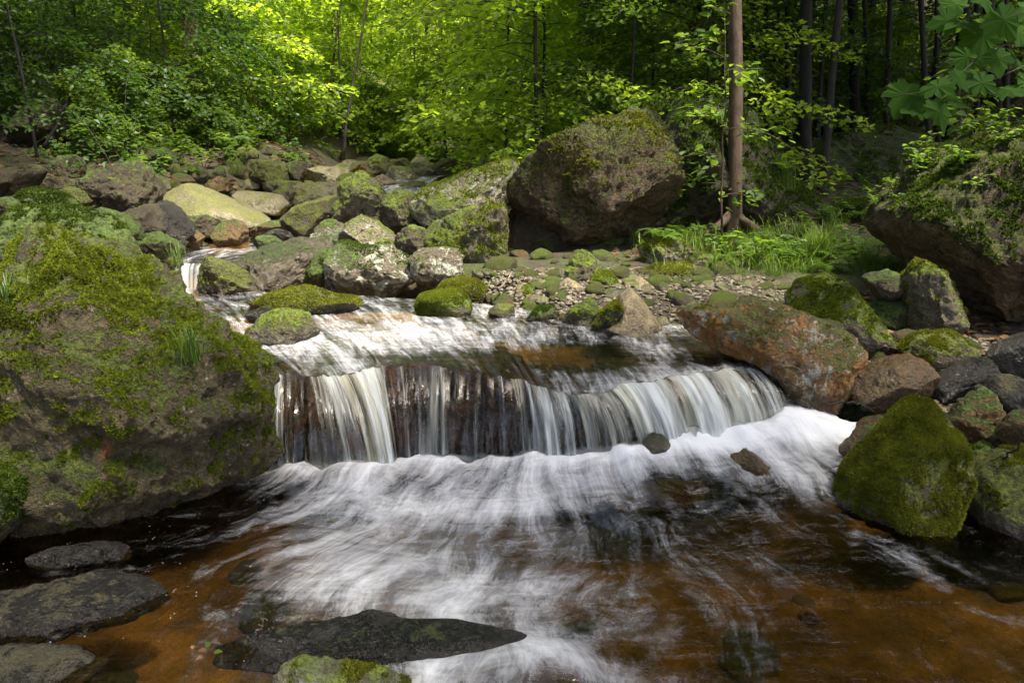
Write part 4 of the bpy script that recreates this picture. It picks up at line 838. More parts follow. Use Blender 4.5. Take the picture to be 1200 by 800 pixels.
# ---- the bright thicket at the back: understorey trees, leafy to the ground
TB = [tree_proto(400+i, 'bright' if i < 3 else 'mid', 'grey', H=6.5, r0=0.030, zlo=0.25, nsp=74, Lmax=2.3, leaf=0.12, lpm=78) for i in range(5)]
spots = []
def far_enough(x, y, d):
    return all((x-a)**2+(y-b)**2 > d*d for a, b in spots)
n_th = 0
for (x, y) in [(-4.9, 14.2), (-3.6, 16.4), (-1.5, 17.2), (0.2, 17.5), (-2.3, 18.8), (-5.6, 16.8), (-0.4, 15.6), (-6.8, 18.5), (1.4, 19.5), (-4.4, 19.6)]:
    spots.append((x, y))
    plant_tree(TB[rs.randint(3)], (x, y, gz(x, y)-0.05), 'leafy young tree in the yellow green thicket beyond the head of the stream', 'young_tree', 'tree', 'thicket beyond the stream', rs.uniform(0, 6.28), rs.uniform(0.8, 1.1))
while n_th < 62:
    y = rs.uniform(15.0, 40); x = rs.uniform(-0.62*y-3, 0.22*y+0.5)
    mid = abs(x+1.9-0.02*(y-14)) < 0.9+0.02*y and y < 19
    if mid or not far_enough(x, y, 1.5): continue
    spots.append((x, y)); n_th += 1
    br = -0.33*y < x < 0.06*y
    pr = TB[rs.randint(3) if (br or rs.rand() < .3) else 3+rs.randint(2)]
    plant_tree(pr, (x, y, gz(x, y)-0.05), 'leafy young tree in the yellow green thicket beyond the head of the stream', 'young_tree', 'tree', 'thicket beyond the stream', rs.uniform(0, 6.28), rs.uniform(0.75, 1.25)*(1.0 if y < 26 else 1.35))
# taller trees far behind close the view
TT = [tree_proto(430+i, 'mid' if i else 'bright', 'dark', H=15, r0=0.20, zlo=2.2, nsp=90, Lmax=4.2, leaf=0.20, lpm=42) for i in range(2)]
for j in range(26):
    y = rs.uniform(34, 62); x = -30+60*(j+rs.rand())/26*1.15
    plant_tree(TT[j % 2], (x, y, gz(x, y)-0.1), 'tall tree far behind the thicket closing off the sky', 'tall_tree', 'tree', 'tall trees far behind', rs.uniform(0, 6.28), rs.uniform(0.9, 1.3))
# low bushes at their feet
TBU = [tree_proto(440+i, 'bright' if i else 'mid', 'grey', H=1.7, r0=0.014, zlo=0.08, nsp=40, Lmax=1.1, leaf=0.085, lpm=70) for i in range(2)]
for j in range(46):
    y = rs.uniform(13.5, 21); x = rs.uniform(-0.45*y-1, 0.16*y)
    if abs(x+1.6) < 1.5 and y < 16.0: continue
    plant_tree(TBU[j % 2], (x, y, gz(x, y)-0.03), 'low leafy bush at the foot of the bright thicket', 'bush', 'bush', 'bushes below the thicket', rs.uniform(0, 6.28), rs.uniform(0.7, 1.3))
for j in range(16):
    y = rs.uniform(9.5, 14); x = np.interp(y, _ky, _xl)-rs.uniform(1.2, 4.5)
    plant_tree(TBU[0], (x, y, gz(x, y)-0.03), 'low dark bush under the trees of the left bank', 'bush', 'bush', 'bushes on the left bank', rs.uniform(0, 6.28), rs.uniform(0.5, 0.9))
# ---- left: layered dark green foliage hanging over the bank
TL = [tree_proto(450+i, 'deep' if i < 2 else 'mid', 'dark', H=6.0, r0=0.019, zlo=0.5, nsp=70, Lmax=2.6, leaf=0.072, lpm=150, kind='diamond', droop=0.5) for i in range(3)]
LEFT = [((-5.6, 9.0), 0, 0.95, 'dark leafy tree hanging low over the shaded left bank'), ((-7.2, 8.0), 1, 1.0, 'dense dark green tree in the top left corner'), ((-4.9, 11.2), 0, 1.0, 'leafy tree whose low sprays brush the rocks above the sunlit slab'),
        ((-6.6, 12.0), 0, 1.1, 'dark tree behind the low hanging one on the left bank'), ((-8.8, 10.5), 1, 1.1, 'dark leafy tree at the far left edge'), ((-8.5, 14.5), 2, 1.2, 'mid green tree deep in the left wood')]
for (x, y), i, s, lab in LEFT:
    plant_tree(TL[i], (x, y, gz(x, y)-0.05), lab, 'leafy_tree', 'tree', None, rs.uniform(0, 6.28), s)
# a bough reaching in from above at upper left, from a tree whose foot is out of the picture
mbx, lvx = grow(470, H=7.5, r0=0.16, zlo=3.4, nsp=34, Lmax=3.4, leaf=0.075, lpm=120, az=(0.15, 0.5), droop=0.42)
t = thing('overhanging_tree', 'dark tree leaning in from the left with boughs along the top left of the picture', 'tree', (-5.6, 5.6, gz(-5.6, 5.6)-0.1))
obj('trunk', mbx.mesh('trunk', BM['dark']), t); obj('crown', lvx.mesh('crown', LM['deep'], False), t)
# ---- middle right: green sprays above the overhang and the rock wall
TM = [tree_proto(480+i, 'mid' if i == 1 else 'bright', 'dark', H=5.2, r0=0.026, zlo=0.4, nsp=58, Lmax=2.0, leaf=0.080, lpm=112) for i in range(3)]
MIDR = [((0.3, 9.4), 'leafy tree whose sprays hang over the top of the overhanging rock face'), ((1.5, 9.5), 'leafy tree rising behind the middle of the dark rock wall'), ((2.5, 9.9), 'leafy tree behind the top of the rock wall left of the lone trunk'), ((0.4, 10.2), 'leafy tree growing above the overhanging rock face'), ((1.9, 10.8), 'leafy tree growing above the dark mossy rock wall'), ((-0.1, 12.4), 'leafy tree behind the pale lichen boulder'), ((1.2, 13.0), 'bushy tree left of the thick dark trunk'), ((3.3, 12.4), 'leafy sapling just behind the lone brown trunk'), ((2.6, 15.0), 'leafy tree in the gap left of the big dark trunk'), ((0.6, 15.5), 'tree with pale leaves near the middle of the picture')]
for j, ((x, y), lab) in enumerate(MIDR):
    plant_tree(TM[j % 3], (x, y, gz(x, y)-0.05), lab, 'leafy_tree', 'tree', None, rs.uniform(0, 6.28), 0.9+0.25*rs.rand())
# ---- right: dark wood, thin saplings with little foliage
TR = [tree_proto(500+i, 'deep' if i == 0 else 'mid', 'dark', H=6.5, r0=0.034, zlo=0.9, nsp=56, Lmax=1.9, leaf=0.09, lpm=80, droop=0.25) for i in range(3)]
n_ = 0
while n_ < 38:
    y = rs.uniform(11.8, 30); x = rs.uniform(0.20*y+0.8, 0.80*y+1)
    if not far_enough(x, y, 1.1): continue
    spots.append((x, y)); n_ += 1
    plant_tree(TR[rs.randint(3)], (x, y, gz(x, y)-0.05), 'thin dark sapling in the shady wood at right', 'sapling', 'tree', 'saplings in the right hand wood', rs.uniform(0, 6.28), rs.uniform(0.8, 1.4))
for j in range(40):
    y = rs.uniform(11.2, 24); x = rs.uniform(0.20*y, 0.76*y)
    plant_tree(TBU[0], (x, y, gz(x, y)-0.03), 'low leafy bush among the trunks of the shady right hand wood', 'bush', 'bush', 'bushes in the right hand wood', rs.uniform(0, 6.28), rs.uniform(0.6, 1.15))
# the trunks one can tell apart: pixel of foot, distance, pixel near the top of the picture, pixel width, bark
def trunk_tree(foot, Y, top, wpx, bark, label, seed, H=13.0, crown=True, name='tree', roots=False, ztop=None):
    b = P(foot[0], foot[1], Y); tp = P(top[0], top[1], Y+0.15); r = wpx/F*Y*1.03*0.5
    d = (tp-b)/(tp[2]-b[2]); rs2 = np.random.RandomState(seed)
    zz = np.concatenate([[-0.3, 0, 0.1, 0.25], np.linspace(0.6, H, 16)])
    wob = np.cumsum(rs2.normal(size=(len(zz), 2)), 0)*0.011*min(1, r/0.05+.3); wob -= wob[1]
    pts = np.stack([d[0]*zz+wob[:, 0], d[1]*zz+wob[:, 1], zz], -1)
    rad = r*(1.02-0.65*np.clip(zz/H, 0, 1)); rad[:3] *= np.array((1.8, 1.45, 1.2))
    m = MB(); V, T = tube(pts, rad, 14, 0.07, seed); m.add(V, T)
    if roots:
        for a in roots:
            q = np.linspace(0, 1, 7); L = 0.75
            rp = np.stack([L*q*math.cos(a), L*q*math.sin(a), 0.22*(1-q)**2-0.10*q+0.02*rs2.normal(size=7)], -1)
            V, T = tube(rp, r*0.75*(1-0.75*q), 8, 0.1, seed); m.add(V, T)
    lv = MB()
    if crown:
        for i in range(26):
            h = H*(0.45+0.55*rs2.rand()); a = rs2.uniform(0, 6.28); L = rs2.uniform(1.2, 3.0); q = np.linspace(0, 1, 5)
            o = np.array([np.interp(h, zz, pts[:, c_]) for c_ in range(3)])
            bp = o+L*q[:, None]*np.array((math.cos(a), math.sin(a), 0))+np.array((0, 0, 1))*(L*(0.45*q-0.25*q*q))[:, None]
            V, T = tube(bp, 0.28*r*(1-0.8*q)+0.006, 5); m.add(V, T)
            n = int(95*L); u = rs2.rand(n)**0.6
            p = np.stack([np.interp(u, q, bp[:, c_]) for c_ in range(3)], -1)+rs2.normal(size=(n, 3))*np.array((.42, .42, .16))
            V, T, A = leaves_arrays(p, unit(rs2.normal(size=(n, 3))*np.array((1, 1, .4))), unit(np.array((0, 0, 1.))+rs2.normal(size=(n, 3))*.5), 0.15*(0.6+0.6*rs2.rand(n)), rs2.rand(n), 'diamond'); lv.add(V, T, A)
    t = thing(name, label, 'tree', tuple(b))
    obj('trunk', m.mesh('trunk', BM[bark]), t)
    if crown: obj('crown', lv.mesh('crown', LM['deep'], False), t)
    return t
trunk_tree((857, 277), 7.4, (853, -5), 15.5, 'brown', 'slender tree with a smooth sunlit brown trunk standing alone on the grassy bank', 1, roots=(2.6, 3.6, 5.6, 0.3))
trunk_tree((945, 212), 10.4, (946, -5), 13, 'dark', 'straight dark trunk rising from the mossy earth mound', 2)
trunk_tree((963, 226), 9.8, (986, -5), 8.5, 'dark', 'thin leaning dark trunk beside the straight one on the mound', 3)
trunk_tree((1003, 160), 12.6, (998, -5), 11, 'dark', 'thin straight dark trunk behind the mossy rock shelf', 4)
trunk_tree((1018, 150), 14.5, (1024, -5), 9, 'dark', 'very thin dark trunk right of the one behind the shelf', 5)
trunk_tree((1066, 130), 17.0, (1066, -5), 24, 'brown', 'thick dim brown trunk far back in the wood at right', 6)
trunk_tree((1116, 160), 12.4, (1131, -5), 12, 'dark', 'dark leaning trunk behind the maple leaves', 7)
trunk_tree((1172, 145), 13.0, (1162, -5), 12, 'dark', 'dark trunk leaning left near the right edge', 8)
trunk_tree((1199, 120), 14.5, (1196, -5), 8, 'dark', 'thin dark trunk at the right edge of the picture', 18)
for jj, (fx, fy, Y_, tx, w_) in enumerate([(928, 178, 11.4, 922, 6), (958, 176, 11.6, 968, 5), (1042, 170, 11.5, 1048, 6), (1088, 172, 11.2, 1078, 6), (1100, 170, 11.6, 1104, 5), (1146, 165, 11.5, 1142, 6), (1184, 165, 11.3, 1180, 6), (892, 176, 11.5, 900, 5), (1020, 170, 11.8, 1012, 5)]):
    trunk_tree((fx, fy), Y_, (tx, -5), w_, 'dark', 'thin dark trunk deep in the right hand wood', 60+jj, H=11)['group'] = 'thin trunks in the right wood'
trunk_tree((897, 160), 12.4, (883, -5), 9, 'dark', 'thin dark trunk just right of the lone brown one', 9)
trunk_tree((871, 120), 14.0, (862, -5), 12, 'dark', 'dark trunk partly hidden behind the lone brown one', 10)
trunk_tree((814, 130), 13.0, (806, -5), 40, 'dark', 'massive dark rough trunk in the foliage left of the lone brown one', 11, H=15)
trunk_tree((697, 130), 14.5, (693, -5), 30, 'dark', 'thick dark trunk showing through the leaves above the overhanging rock', 12, H=15)
trunk_tree((223, 170), 13.5, (220, -5), 17, 'pink', 'pinkish old trunk showing through the foliage at upper left', 13, H=14)
trunk_tree((404, 170), 15.0, (430, 20), 3.2, 'grey', 'thin bent sapling stem before the bright thicket', 14, H=5.5, crown=False, name='sapling')
trunk_tree((380, 165), 16.0, (398, 20), 3, 'grey', 'thin sapling stem left of the bent one before the bright thicket', 15, H=5.5, crown=False, name='sapling')
trunk_tree((500, 160), 18.5, (503, 30), 4, 'dark', 'upright thin stem in the middle of the bright thicket', 16, H=6, crown=False, name='sapling')
# ---- unseen tall trees added to shade banks and pool; crowns show in the water
TS = tree_proto(540, 'deep', 'dark', H=13, r0=0.20, zlo=5.0, nsp=60, Lmax=4.0, leaf=0.19, lpm=46)
for j, (x, y) in enumerate([(-6.2, 2.5), (-8.5, 6.5), (8.2, 4.0), (8.0, 8.0), (9.5, 11.5), (-9.5, 11.0), (-5.6, 4.6), (-7.5, -1.5), (7.6, 0.5), (6.6, 8.4), (8.7, 12.2), (0.8, -4.0), (-2.6, -3.6), (4.4, -3.6)]):
    plant_tree(TS, (x, y, gz(x, y)-0.1), 'unseen tall tree added so its leafy crown shades the stream', 'tall_tree', 'tree', 'unseen shade trees over the banks', 1.3*j, 0.9+0.05*(j % 4))
# two unseen trees added to shade the foreground, leaning over the pool
for j, (x, y, ln, zl) in enumerate([(-4.0, -0.4, (3.6, -0.2), 5.8), (4.8, 0.4, (-1.4, 0.2), 5.2)]):
    mbx, lvx = grow(545+j, H=12.0, r0=0.17, zlo=zl, nsp=50, Lmax=3.8, leaf=0.18, lpm=46, lean=ln)
    t = thing('leaning_shade_tree', 'unseen tree added to shade the pool with its leaning crown', 'tree', (x, y, gz(x, y)-0.1), 0, 'added shade trees over the pool')
    obj('trunk', mbx.mesh('trunk', BM['dark']), t); obj('crown', lvx.mesh('crown', LM['deep'], False), t)
# ---- ferns, grasses, small plants
def frond_mesh(seed, L=0.42, npair=15):
    rs2 = np.random.RandomState(seed); m = MB(); q = np.linspace(0, 1, 8)
    rp = np.stack([L*q*(1-0.15*q), 0*q, L*(0.75*q-0.85*q*q)], -1); V, T = tube(rp, 0.004*(1-.7*q)+.0008, 3); m.add(V, T, 0.4)
    for s in (-1, 1):
        u = np.linspace(0.12, 0.99, npair); p = np.stack([np.interp(u, q, rp[:, c_]) for c_ in range(3)], -1)
        ln = L*0.34*np.sin(np.clip(u*0.93+0.05, 0, 1)*math.pi)**0.7*(1-0.35*u)+0.006
        ax = unit(np.stack([0.55+0*u, s*np.ones_like(u), -0.18+rs2.normal(size=npair)*.1], -1)); nr = unit(np.stack([0.2+0*u, 0*u, 1+0*u], -1))
        sd = unit(np.cross(nr, ax)); w = L*0.030
        for a, b, pp, l_ in zip(ax, sd, p, ln):
            m.add(np.stack([pp-b*w*.5, pp+a*l_*.5-b*w*.75, pp+a*l_, pp+a*l_*.5+b*w*.75, pp+b*w*.5]), [[0, 1, 2], [0, 2, 3], [0, 3, 4]], 0.3+.5*rs2.rand())
    return m.mesh('frond', LM['fern'], False)
FR = [frond_mesh(600+i) for i in range(3)]
def fern(x, y, z, s, label, seed, n=8):
    rs2 = np.random.RandomState(seed); t = thing('fern', label, 'fern', (x, y, z), rs2.uniform(0, 6.28)); t.scale = (s,)*3
    for i in range(n):
        obj('frond', FR[i % 3], t, (0, 0, 0), (rs2.normal()*.15, -0.25+rs2.normal()*.22, i*6.283/n+rs2.normal()*.2), 0.8+.4*rs2.rand())
def at_ground(px, py):                     # where the ray through a pixel meets the ground
    d = ray(px, py); t = 1.5
    for i in range(900):
        p = np.array((d[0]*t, d[1]*t, CAMZ+d[2]*t))
        if p[2] < gz(p[0], p[1]): return p
        t += 0.03
    return p
for j, (px, py, s, lab, kz) in enumerate([(935, 305, 1.0, 'bright yellow green fern in the middle of the grassy bank', 0), (800, 285, 0.8, 'fern drooping over the square mossy block', 0), (875, 292, 0.75, 'fern at the foot of the lone brown trunk', 0), (1005, 300, 0.7, 'fern left of the huge mossy backed boulder', 0), (965, 318, 0.55, 'small fern beside the bright yellow green one', 0), (845, 312, 0.6, 'low fern in the grass just behind the gravel bar', 0), (905, 300, 0.7, 'fern in the grass left of the bright yellow green one', 0), (1040, 262, 0.8, 'dark fern in the gully before the mossy rock shelf', 0), (985, 262, 0.8, 'fern on the damp ground right of the mossy earth mound', 0), (1030, 312, 0.6, 'fern above the dark angular stone', 0)]):
    p = at_ground(px, py); fern(p[0], p[1], p[2]+0.02, s, lab, 620+j, 9)
for j, (px, py, Y, s, lab) in enumerate([(905, 205, 8.0, 0.9, 'fern on top of the mossy earth mound'), (715, 195, 7.85, 0.6, 'fern growing on the dark mossy rock wall'), (1140, 195, 5.0, 0.55, 'fern on the back of the huge right hand boulder'), (775, 280, 6.2, 0.6, 'fern behind the square mossy block'), (835, 175, 8.2, 0.7, 'fern on the wall top left of the lone brown trunk')]):
    p = P(px, py, Y); fern(p[0], p[1], p[2], s, lab, 640+j, 7)
def small_plant(seed, n=11, leaf=0.06, h=0.22):
    rs2 = np.random.RandomState(seed); st = MB(); lv = MB()
    for i in range(4):
        a = rs2.uniform(0, 6.28); L = h*rs2.uniform(.6, 1.2); q = np.linspace(0, 1, 4)
        bp = np.stack([.5*L*q*math.cos(a), .5*L*q*math.sin(a), L*q*(1-.15*q)], -1); V, T = tube(bp, .0028*(1-.6*q), 3); st.add(V, T)
        m = n; u = .35+.65*rs2.rand(m); p = np.stack([np.interp(u, q, bp[:, c_]) for c_ in range(3)], -1)
        an = rs2.uniform(0, 6.28, m); ax = unit(np.stack([np.cos(an), np.sin(an), -.1+0*an], -1))
        V, T, A = leaves_arrays(p, ax, unit(np.array((0, 0, 1.))+rs2.normal(size=(m, 3))*.3), leaf*(.6+.6*rs2.rand(m)), rs2.rand(m), 'oval'); lv.add(V, T, A)
    return st.mesh('stem', BM['grey']), lv.mesh('foliage', LM['mid'], False)
SPL = [small_plant(660+i) for i in range(4)]
def plant(x, y, z, s, label, group, name='leafy_plant'):
    t = thing(name, label, 'plant', (x, y, z), rs.uniform(0, 6.28), group); t.scale = (s,)*3; q = SPL[rs.randint(4)]
    obj('stem', q[0], t); obj('foliage', q[1], t)
for j in range(85):
    y = rs.uniform(5.9, 11.0); x = rs.uniform(1.5, 4.6)+0.15*(y-6.3)
    plant(x, y, gz(x, y)-0.01, rs.uniform(.7, 1.3), 'small broad leaved plant on the damp ground of the right bank', 'small plants on the right bank')
for j in range(64):
    y = rs.uniform(8.5, 14); x = np.interp(y, _ky, _xl)-rs.uniform(.3, 4.5)
    plant(x, y, gz(x, y)-0.01, rs.uniform(1.2, 2.4), 'low leafy plant under the trees of the left bank', 'low plants on the left bank')
for j in range(100):
    y = rs.uniform(10.5, 22); x = rs.uniform(0.10*y, 0.72*y)
    plant(x, y, gz(x, y)-0.01, rs.uniform(1.4, 3.2), 'low plant on the floor of the shady right hand wood', 'low plants in the right wood')
# plants on top of boulders are set down on the stone itself
DG = None
def drop(o, x, y, z0=6.0):
    hit, loc, nrm, _ = o.ray_cast(o.matrix_world.inverted() @ Vector((x, y, z0)), (0, 0, -1))
    return o.matrix_world @ loc if hit else None
bpy.context.view_layer.update()
rb = ROCKS['huge overhanging brown boulder with a mossy back at right']
for j in range(36):
    x = rs.uniform(2.5, 4.2); y = rs.uniform(4.7, 5.9); p = drop(rb, x, y)
    if p: plant(p.x, p.y, p.z-0.01, rs.uniform(.45, .9), 'small leafy plant rooted on the back of the huge right hand boulder', 'small plants on the right hand boulder')
rw = ROCKS['dark mossy rock wall between the overhang and the lone tree']
for j in range(34):
    x = rs.uniform(0.7, 2.8); y = rs.uniform(7.8, 9.0); p = drop(rw, x, y)
    if p: plant(p.x, p.y, p.z-0.01, rs.uniform(.5, 1.1), 'small leafy plant growing on the dark mossy rock wall', 'small plants on the rock wall')
# grass: nobody could count it
def blades(mb, n, xyz, hgt, w, spread=0.5):
    p = np.array([xyz() for _ in range(n)]); a = rs.uniform(0, 6.28, n); h = hgt*(0.5+0.8*rs.rand(n)); b = spread*h*(0.4+rs.rand(n))
    d = np.stack([np.cos(a), np.sin(a), 0*a], -1); s = np.stack([-d[:, 1], d[:, 0], 0*a], -1)*w*0.5; z = np.array((0, 0, 1.0))
    c1 = p+d*(b*.25)[:, None]+z*(h*.55)[:, None]; c2 = p+d*(b*.65)[:, None]+z*(h*.90)[:, None]; c3 = p+d*(b*1.15)[:, None]+z*(h*.92)[:, None]
    V = np.stack([p-s, p+s, c1-s*.9, c1+s*.9, c2-s*.6, c2+s*.6, c3], 1).reshape(-1, 3)
    T = (np.arange(n)[:, None, None]*7+np.array([[0, 1, 3], [0, 3, 2], [2, 3, 5], [2, 5, 4], [4, 5, 6]])[None]).reshape(-1, 3)
    mb.add(V, T, np.repeat(rs.rand(n), 7))
def grass_xyz():
    while True:
        x, y = rs.uniform(1.15, 3.3), rs.uniform(5.7, 7.4)
        if fbm(np.array([[x*2.6, y*2.6, 3.0]]), 2)[0] > -0.05+0.35*rs.rand(): return x, y, gz(x, y)-0.01
mg = MB(); blades(mg, 1700, grass_xyz, 0.12, 0.006, 0.8); blades(mg, 700, grass_xyz, 0.20, 0.007, 0.9)
o = obj('grass', mg.mesh('grass', LM['grass'], False)); o['kind'] = 'stuff'; o['label'] = 'bright green grass on the bank behind the gravel bar'
def tuft(px, py, Y, n, h, label, seed, onto=None, spread=0.7):
    p = P(px, py, Y)
    if onto is not None:
        q = drop(onto, p[0], p[1]); p = np.array(q) if q else p
    m = MB(); blades(m, n, lambda: rs.normal(size=3)*np.array((.035, .035, .004))*h/0.2, h, 0.0045, spread)
    o = obj('grass_tuft', m.mesh('grass_tuft', LM['grass'], False), loc=tuple(p)); tag(o, label, 'grass')
hb = ROCKS['huge mossy brown boulder left of the waterfall']
tuft(216, 350, 3.05, 60, 0.15, 'tuft of long grass rooted on the right shoulder of the huge left boulder', 1, hb, 0.5)
tuft(915, 222, 8.0, 260, 0.34, 'big tuft of arching grass on the mossy earth mound', 2)
tuft(768, 262, 8.0, 40, 0.22, 'small tuft of grass blades on the dark mossy rock wall', 3)
tuft(4, 330, 2.95, 40, 0.11, 'thin grass tuft at the left edge on the huge boulder', 4, hb)
tuft(206, 312, 5.6, 40, 0.16, 'bright grass tuft peeping out beside the small waterfall', 5)
tuft(905, 335, 5.7, 120, 0.16, 'tuft of pale dry tipped grass at the edge of the gravel bar', 6)
tuft(870, 335, 5.75, 100, 0.14, 'short grass tuft left of the pale dry one on the gravel edge', 7)
tuft(960, 300, 6.1, 170, 0.24, 'tall arching grass tuft behind the yellow mossed rock', 8)
tuft(276, 205, 9.3, 60, 0.25, 'grass tuft among the rocks below the left foliage', 9)
# dead leaves
n = 11000; pl = np.zeros((n, 3))
for i in range(n):
    if rs.rand() < .55: y = rs.uniform(6.2, 18); x = rs.uniform(0.8, 1.5+0.55*y)
    elif rs.rand() < .35: y = rs.uniform(3.4, 5.4); x = rs.uniform(2.1, 4.0)
    else: y = rs.uniform(6.5, 14); x = np.interp(y, _ky, _xl)-rs.uniform(0, 5)
    pl[i] = x, y, 0
pl[:, 2] = ground_z(pl[:, 0], pl[:, 1])+0.008
an = rs.uniform(0, 6.28, n)
V, T, A = leaves_arrays(pl, np.stack([np.cos(an), np.sin(an), .1*rs.normal(size=n)], -1), unit(np.array((0, 0, 1.))+rs.normal(size=(n, 3))*.35), 0.05+0.05*rs.rand(n), rs.rand(n), 'oval')
ml = MB(); ml.add(V, T, A); o = obj('leaf_litter', ml.mesh('leaf_litter', LM['litter'], False)); o['kind'] = 'stuff'; o['label'] = 'dry brown leaves scattered on the ground'
# ---- maple sprays hanging in at the upper right
def maple_leaf(seed):
    rs2 = np.random.RandomState(seed)
    half = [(0.0, -0.02), (0.14, -0.13), (0.34, -0.12), (0.33, 0.0), (0.52, 0.06), (0.50, 0.16), (0.44, 0.22), (0.60, 0.36), (0.56, 0.48), (0.36, 0.46), (0.30, 0.52), (0.32, 0.68), (0.20, 0.72), (0.14, 0.84), (0.0, 1.02)]
    out = [(x, y) for x, y in half]+[(-x, y) for x, y in half[-2:0:-1]]
    V = np.array([(0, 0.30, 0.02)]+[(x, y, 0) for x, y in out]); V[:, :2] *= 1+0.05*rs2.normal(size=(len(V), 1))
    tn = np.full(len(V), .30+.35*rs2.rand()); tn[0] += 0.25
    V[:, 2] = -0.22*np.abs(V[:, 0])**1.4-0.25*np.clip(V[:, 1]-.3, 0, 2)**1.5+0.03*rs2.normal(size=len(V))
    n = len(out); T = np.array([[0, 1+i, 1+(i+1) % n] for i in range(n)])
    return mesh_np('leaf', V, T, LM['maple'], False, {'tint': tn})
ML = [maple_leaf(700+i) for i in range(4)]
mr = thing('maple_branch', 'maple branch with big lobed leaves reaching in from the upper right', 'branch', tuple(P(1215, 70, 4.2)))
o0 = np.array(mr.location); m = MB()
def twig(pts, r): V, T = tube(np.array([P(a, b, Y)-o0 for a, b, Y in pts]), np.linspace(r, r*.35, len(pts)), 5); m.add(V, T)
twig([(1240, 40, 4.3), (1180, 52, 4.2), (1148, 66, 4.15), (1125, 88, 4.1), (1104, 106, 4.1), (1080, 108, 4.05), (1055, 112, 4.05)], 0.006)
twig([(1240, 60, 4.4), (1190, 82, 4.3), (1150, 100, 4.25), (1120, 112, 4.2)], 0.005)
twig([(1240, 0, 4.3), (1190, 18, 4.2), (1150, 18, 4.15), (1118, 26, 4.15)], 0.005)
tw = obj('twig', m.mesh('twig', BM['grey']), mr)
LV_ = [(1064, 100, 52, -1.9, 0), (1090, 98, 46, -1.2, 1), (1074, 112, 42, -2.4, 2), (1104, 106, 46, -1.5, 3), (1096, 120, 48, -1.3, 1), (1076, 126, 40, -2.6, 0), (1112, 116, 36, -0.6, 2), (1118, 84, 34, -0.9, 0), (1134, 84, 44, -1.7, 3), (1142, 92, 40, -0.8, 1), (1140, 58, 46, -2.2, 2), (1168, 60, 40, -1.5, 0),
       (1130, 24, 52, -2.5, 1), (1150, 30, 58, -1.5, 2), (1168, 14, 50, -0.9, 3), (1120, 22, 40, -2.9, 0), (1186, 30, 54, -1.2, 1), (1196, 10, 48, -0.5, 2), (1150, 6, 44, 0.9, 3), (1184, 62, 40, -0.4, 2), (1200, 88, 40, -1.4, 1), (1176, 104, 36, -1.2, 0), (1128, 10, 40, 2.4, 3)]
for a, b, w, an, i in LV_:
    s = w/F*4.15*0.74; p = P(a, b, 4.12+0.12*rs.normal())-o0
    obj('leaf', ML[i], tw, tuple(p), tuple((Matrix.Rotation(0.75+.30*rs.normal(), 3, 'X') @ Matrix.Rotation(.25*rs.normal(), 3, 'Y') @ Matrix.Rotation(an-1.57, 3, 'Z')).to_euler()), s)
# ---- sapling with layered leaves left of the lone brown trunk
mbx, lvx = grow(720, H=2.6, r0=0.010, zlo=0.35, nsp=17, Lmax=0.75, leaf=0.10, lpm=34, kind='oval', droop=0.3, lean=(-0.35, 0.0))
t = thing('sapling', 'thin young sapling with broad leaves just left of the lone brown trunk', 'tree', tuple(P(846, 285, 7.1)))
obj('trunk', mbx.mesh('trunk', BM['brown']), t); obj('crown', lvx.mesh('crown', LM['mid'], False), t)
mbx, lvx = grow(721, H=1.3, r0=0.010, zlo=0.3, nsp=12, Lmax=0.5, leaf=0.10, lpm=34, kind='oval', droop=0.3)
t = thing('sapling', 'small broad leaved seedling standing behind the huge right hand boulder', 'tree', tuple(P(1120, 215, 6.3)))
obj('trunk', mbx.mesh('trunk', BM['grey']), t); obj('crown', lvx.mesh('crown', LM['mid'], False), t)
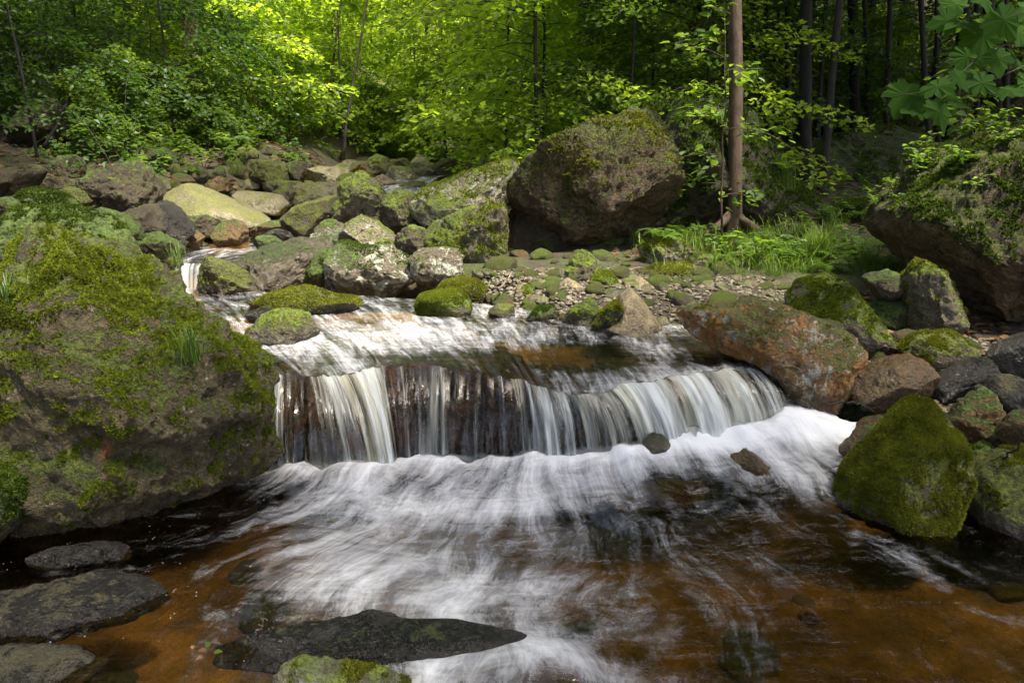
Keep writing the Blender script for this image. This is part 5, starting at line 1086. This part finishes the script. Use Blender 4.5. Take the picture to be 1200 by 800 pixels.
# dead branches
def dead(pts, r, label, name='dead_branch', cat='branch', bark='grey'):
    W = np.array([P(a, b, Y) for a, b, Y in pts]); o0 = W[0]; m = MB()
    q = np.linspace(0, 1, 12); W2 = cubic(q, W)-o0; W2 += 0.006*rs.normal(size=W2.shape); V, T = tube(W2, np.linspace(r, r*.4, 12), 6, .1); m.add(V, T)
    return tag(obj(name, m.mesh(name, BM[bark]), loc=tuple(o0)), label, cat)
dead([(690, 322, 5.9), (730, 317, 5.9), (758, 313, 5.95)], 0.014, 'pale dead stick lying in front of the square mossy block', 'driftwood_stick', 'stick', 'pink')
dead([(706, 306, 6.4), (735, 310, 6.3), (752, 311, 6.3)], 0.012, 'thin dead twig behind the pale stick', 'driftwood_stick', 'stick')
dead([(725, 320, 6.0), (738, 306, 6.3), (742, 296, 6.5)], 0.010, 'dead twig crossing the pale stick', 'driftwood_stick', 'stick')
dead([(755, 330, 5.5), (768, 334, 5.45), (778, 338, 5.45)], 0.014, 'dark short stick on the tan slab', 'driftwood_stick', 'stick')
dead([(584, 338, 5.5), (596, 328, 5.6), (599, 318, 5.7)], 0.010, 'curved thin stick standing in the stones before the cave', 'driftwood_stick', 'stick', 'pink')
dead([(632, 334, 5.6), (650, 332, 5.6), (664, 327, 5.6)], 0.014, 'stick lying over the stones left of the triangular stone', 'driftwood_stick', 'stick')
dead([(966, 474, 3.6), (990, 471, 3.6), (1010, 474, 3.65), (1024, 484, 3.6)], 0.007, 'thin dark twig sticking out of the foam at right', 'twig', 'stick', 'dark')
dead([(1176, 538, 3.0), (1190, 524, 2.95), (1206, 508, 2.9)], 0.006, 'thin twig leaning at the right edge over the mossy boulder', 'twig', 'stick', 'dark')
dead([(52, 172, 9.0), (66, 150, 9.0), (78, 120, 9.0), (84, 112, 9.0)], 0.03, 'bare dark branch standing against the left foliage', bark='dark')
dead([(303, 735, 2.06), (305, 728, 2.05), (310, 722, 2.05)], 0.003, 'tiny dry twig on the long black wet rock', 'twig', 'stick', 'pink')
# a few dead leaves washed against the black rock
for j, (a, b, s) in enumerate([(232, 762, 0.03), (244, 758, 0.028), (238, 768, 0.025), (250, 764, 0.03), (226, 760, 0.02)]):
    p = G(a, b, 0.045); V, T, A = leaves_arrays(np.zeros((1, 3)), unit(np.array([[math.cos(j*2.1), math.sin(j*2.1), .15]])), unit(np.array([[.2, -.2, 1.]])), np.array([s]), np.array([.3+.15*j]), 'oval')
    m = MB(); m.add(V, T, A); tag(obj('fallen_leaf', m.mesh('fallen_leaf', LM['litter' if j % 2 == 0 else 'mid'], False), loc=tuple(p)), 'fallen leaf washed against the left end of the black wet rock', 'leaf', 'leaves on the black rock')
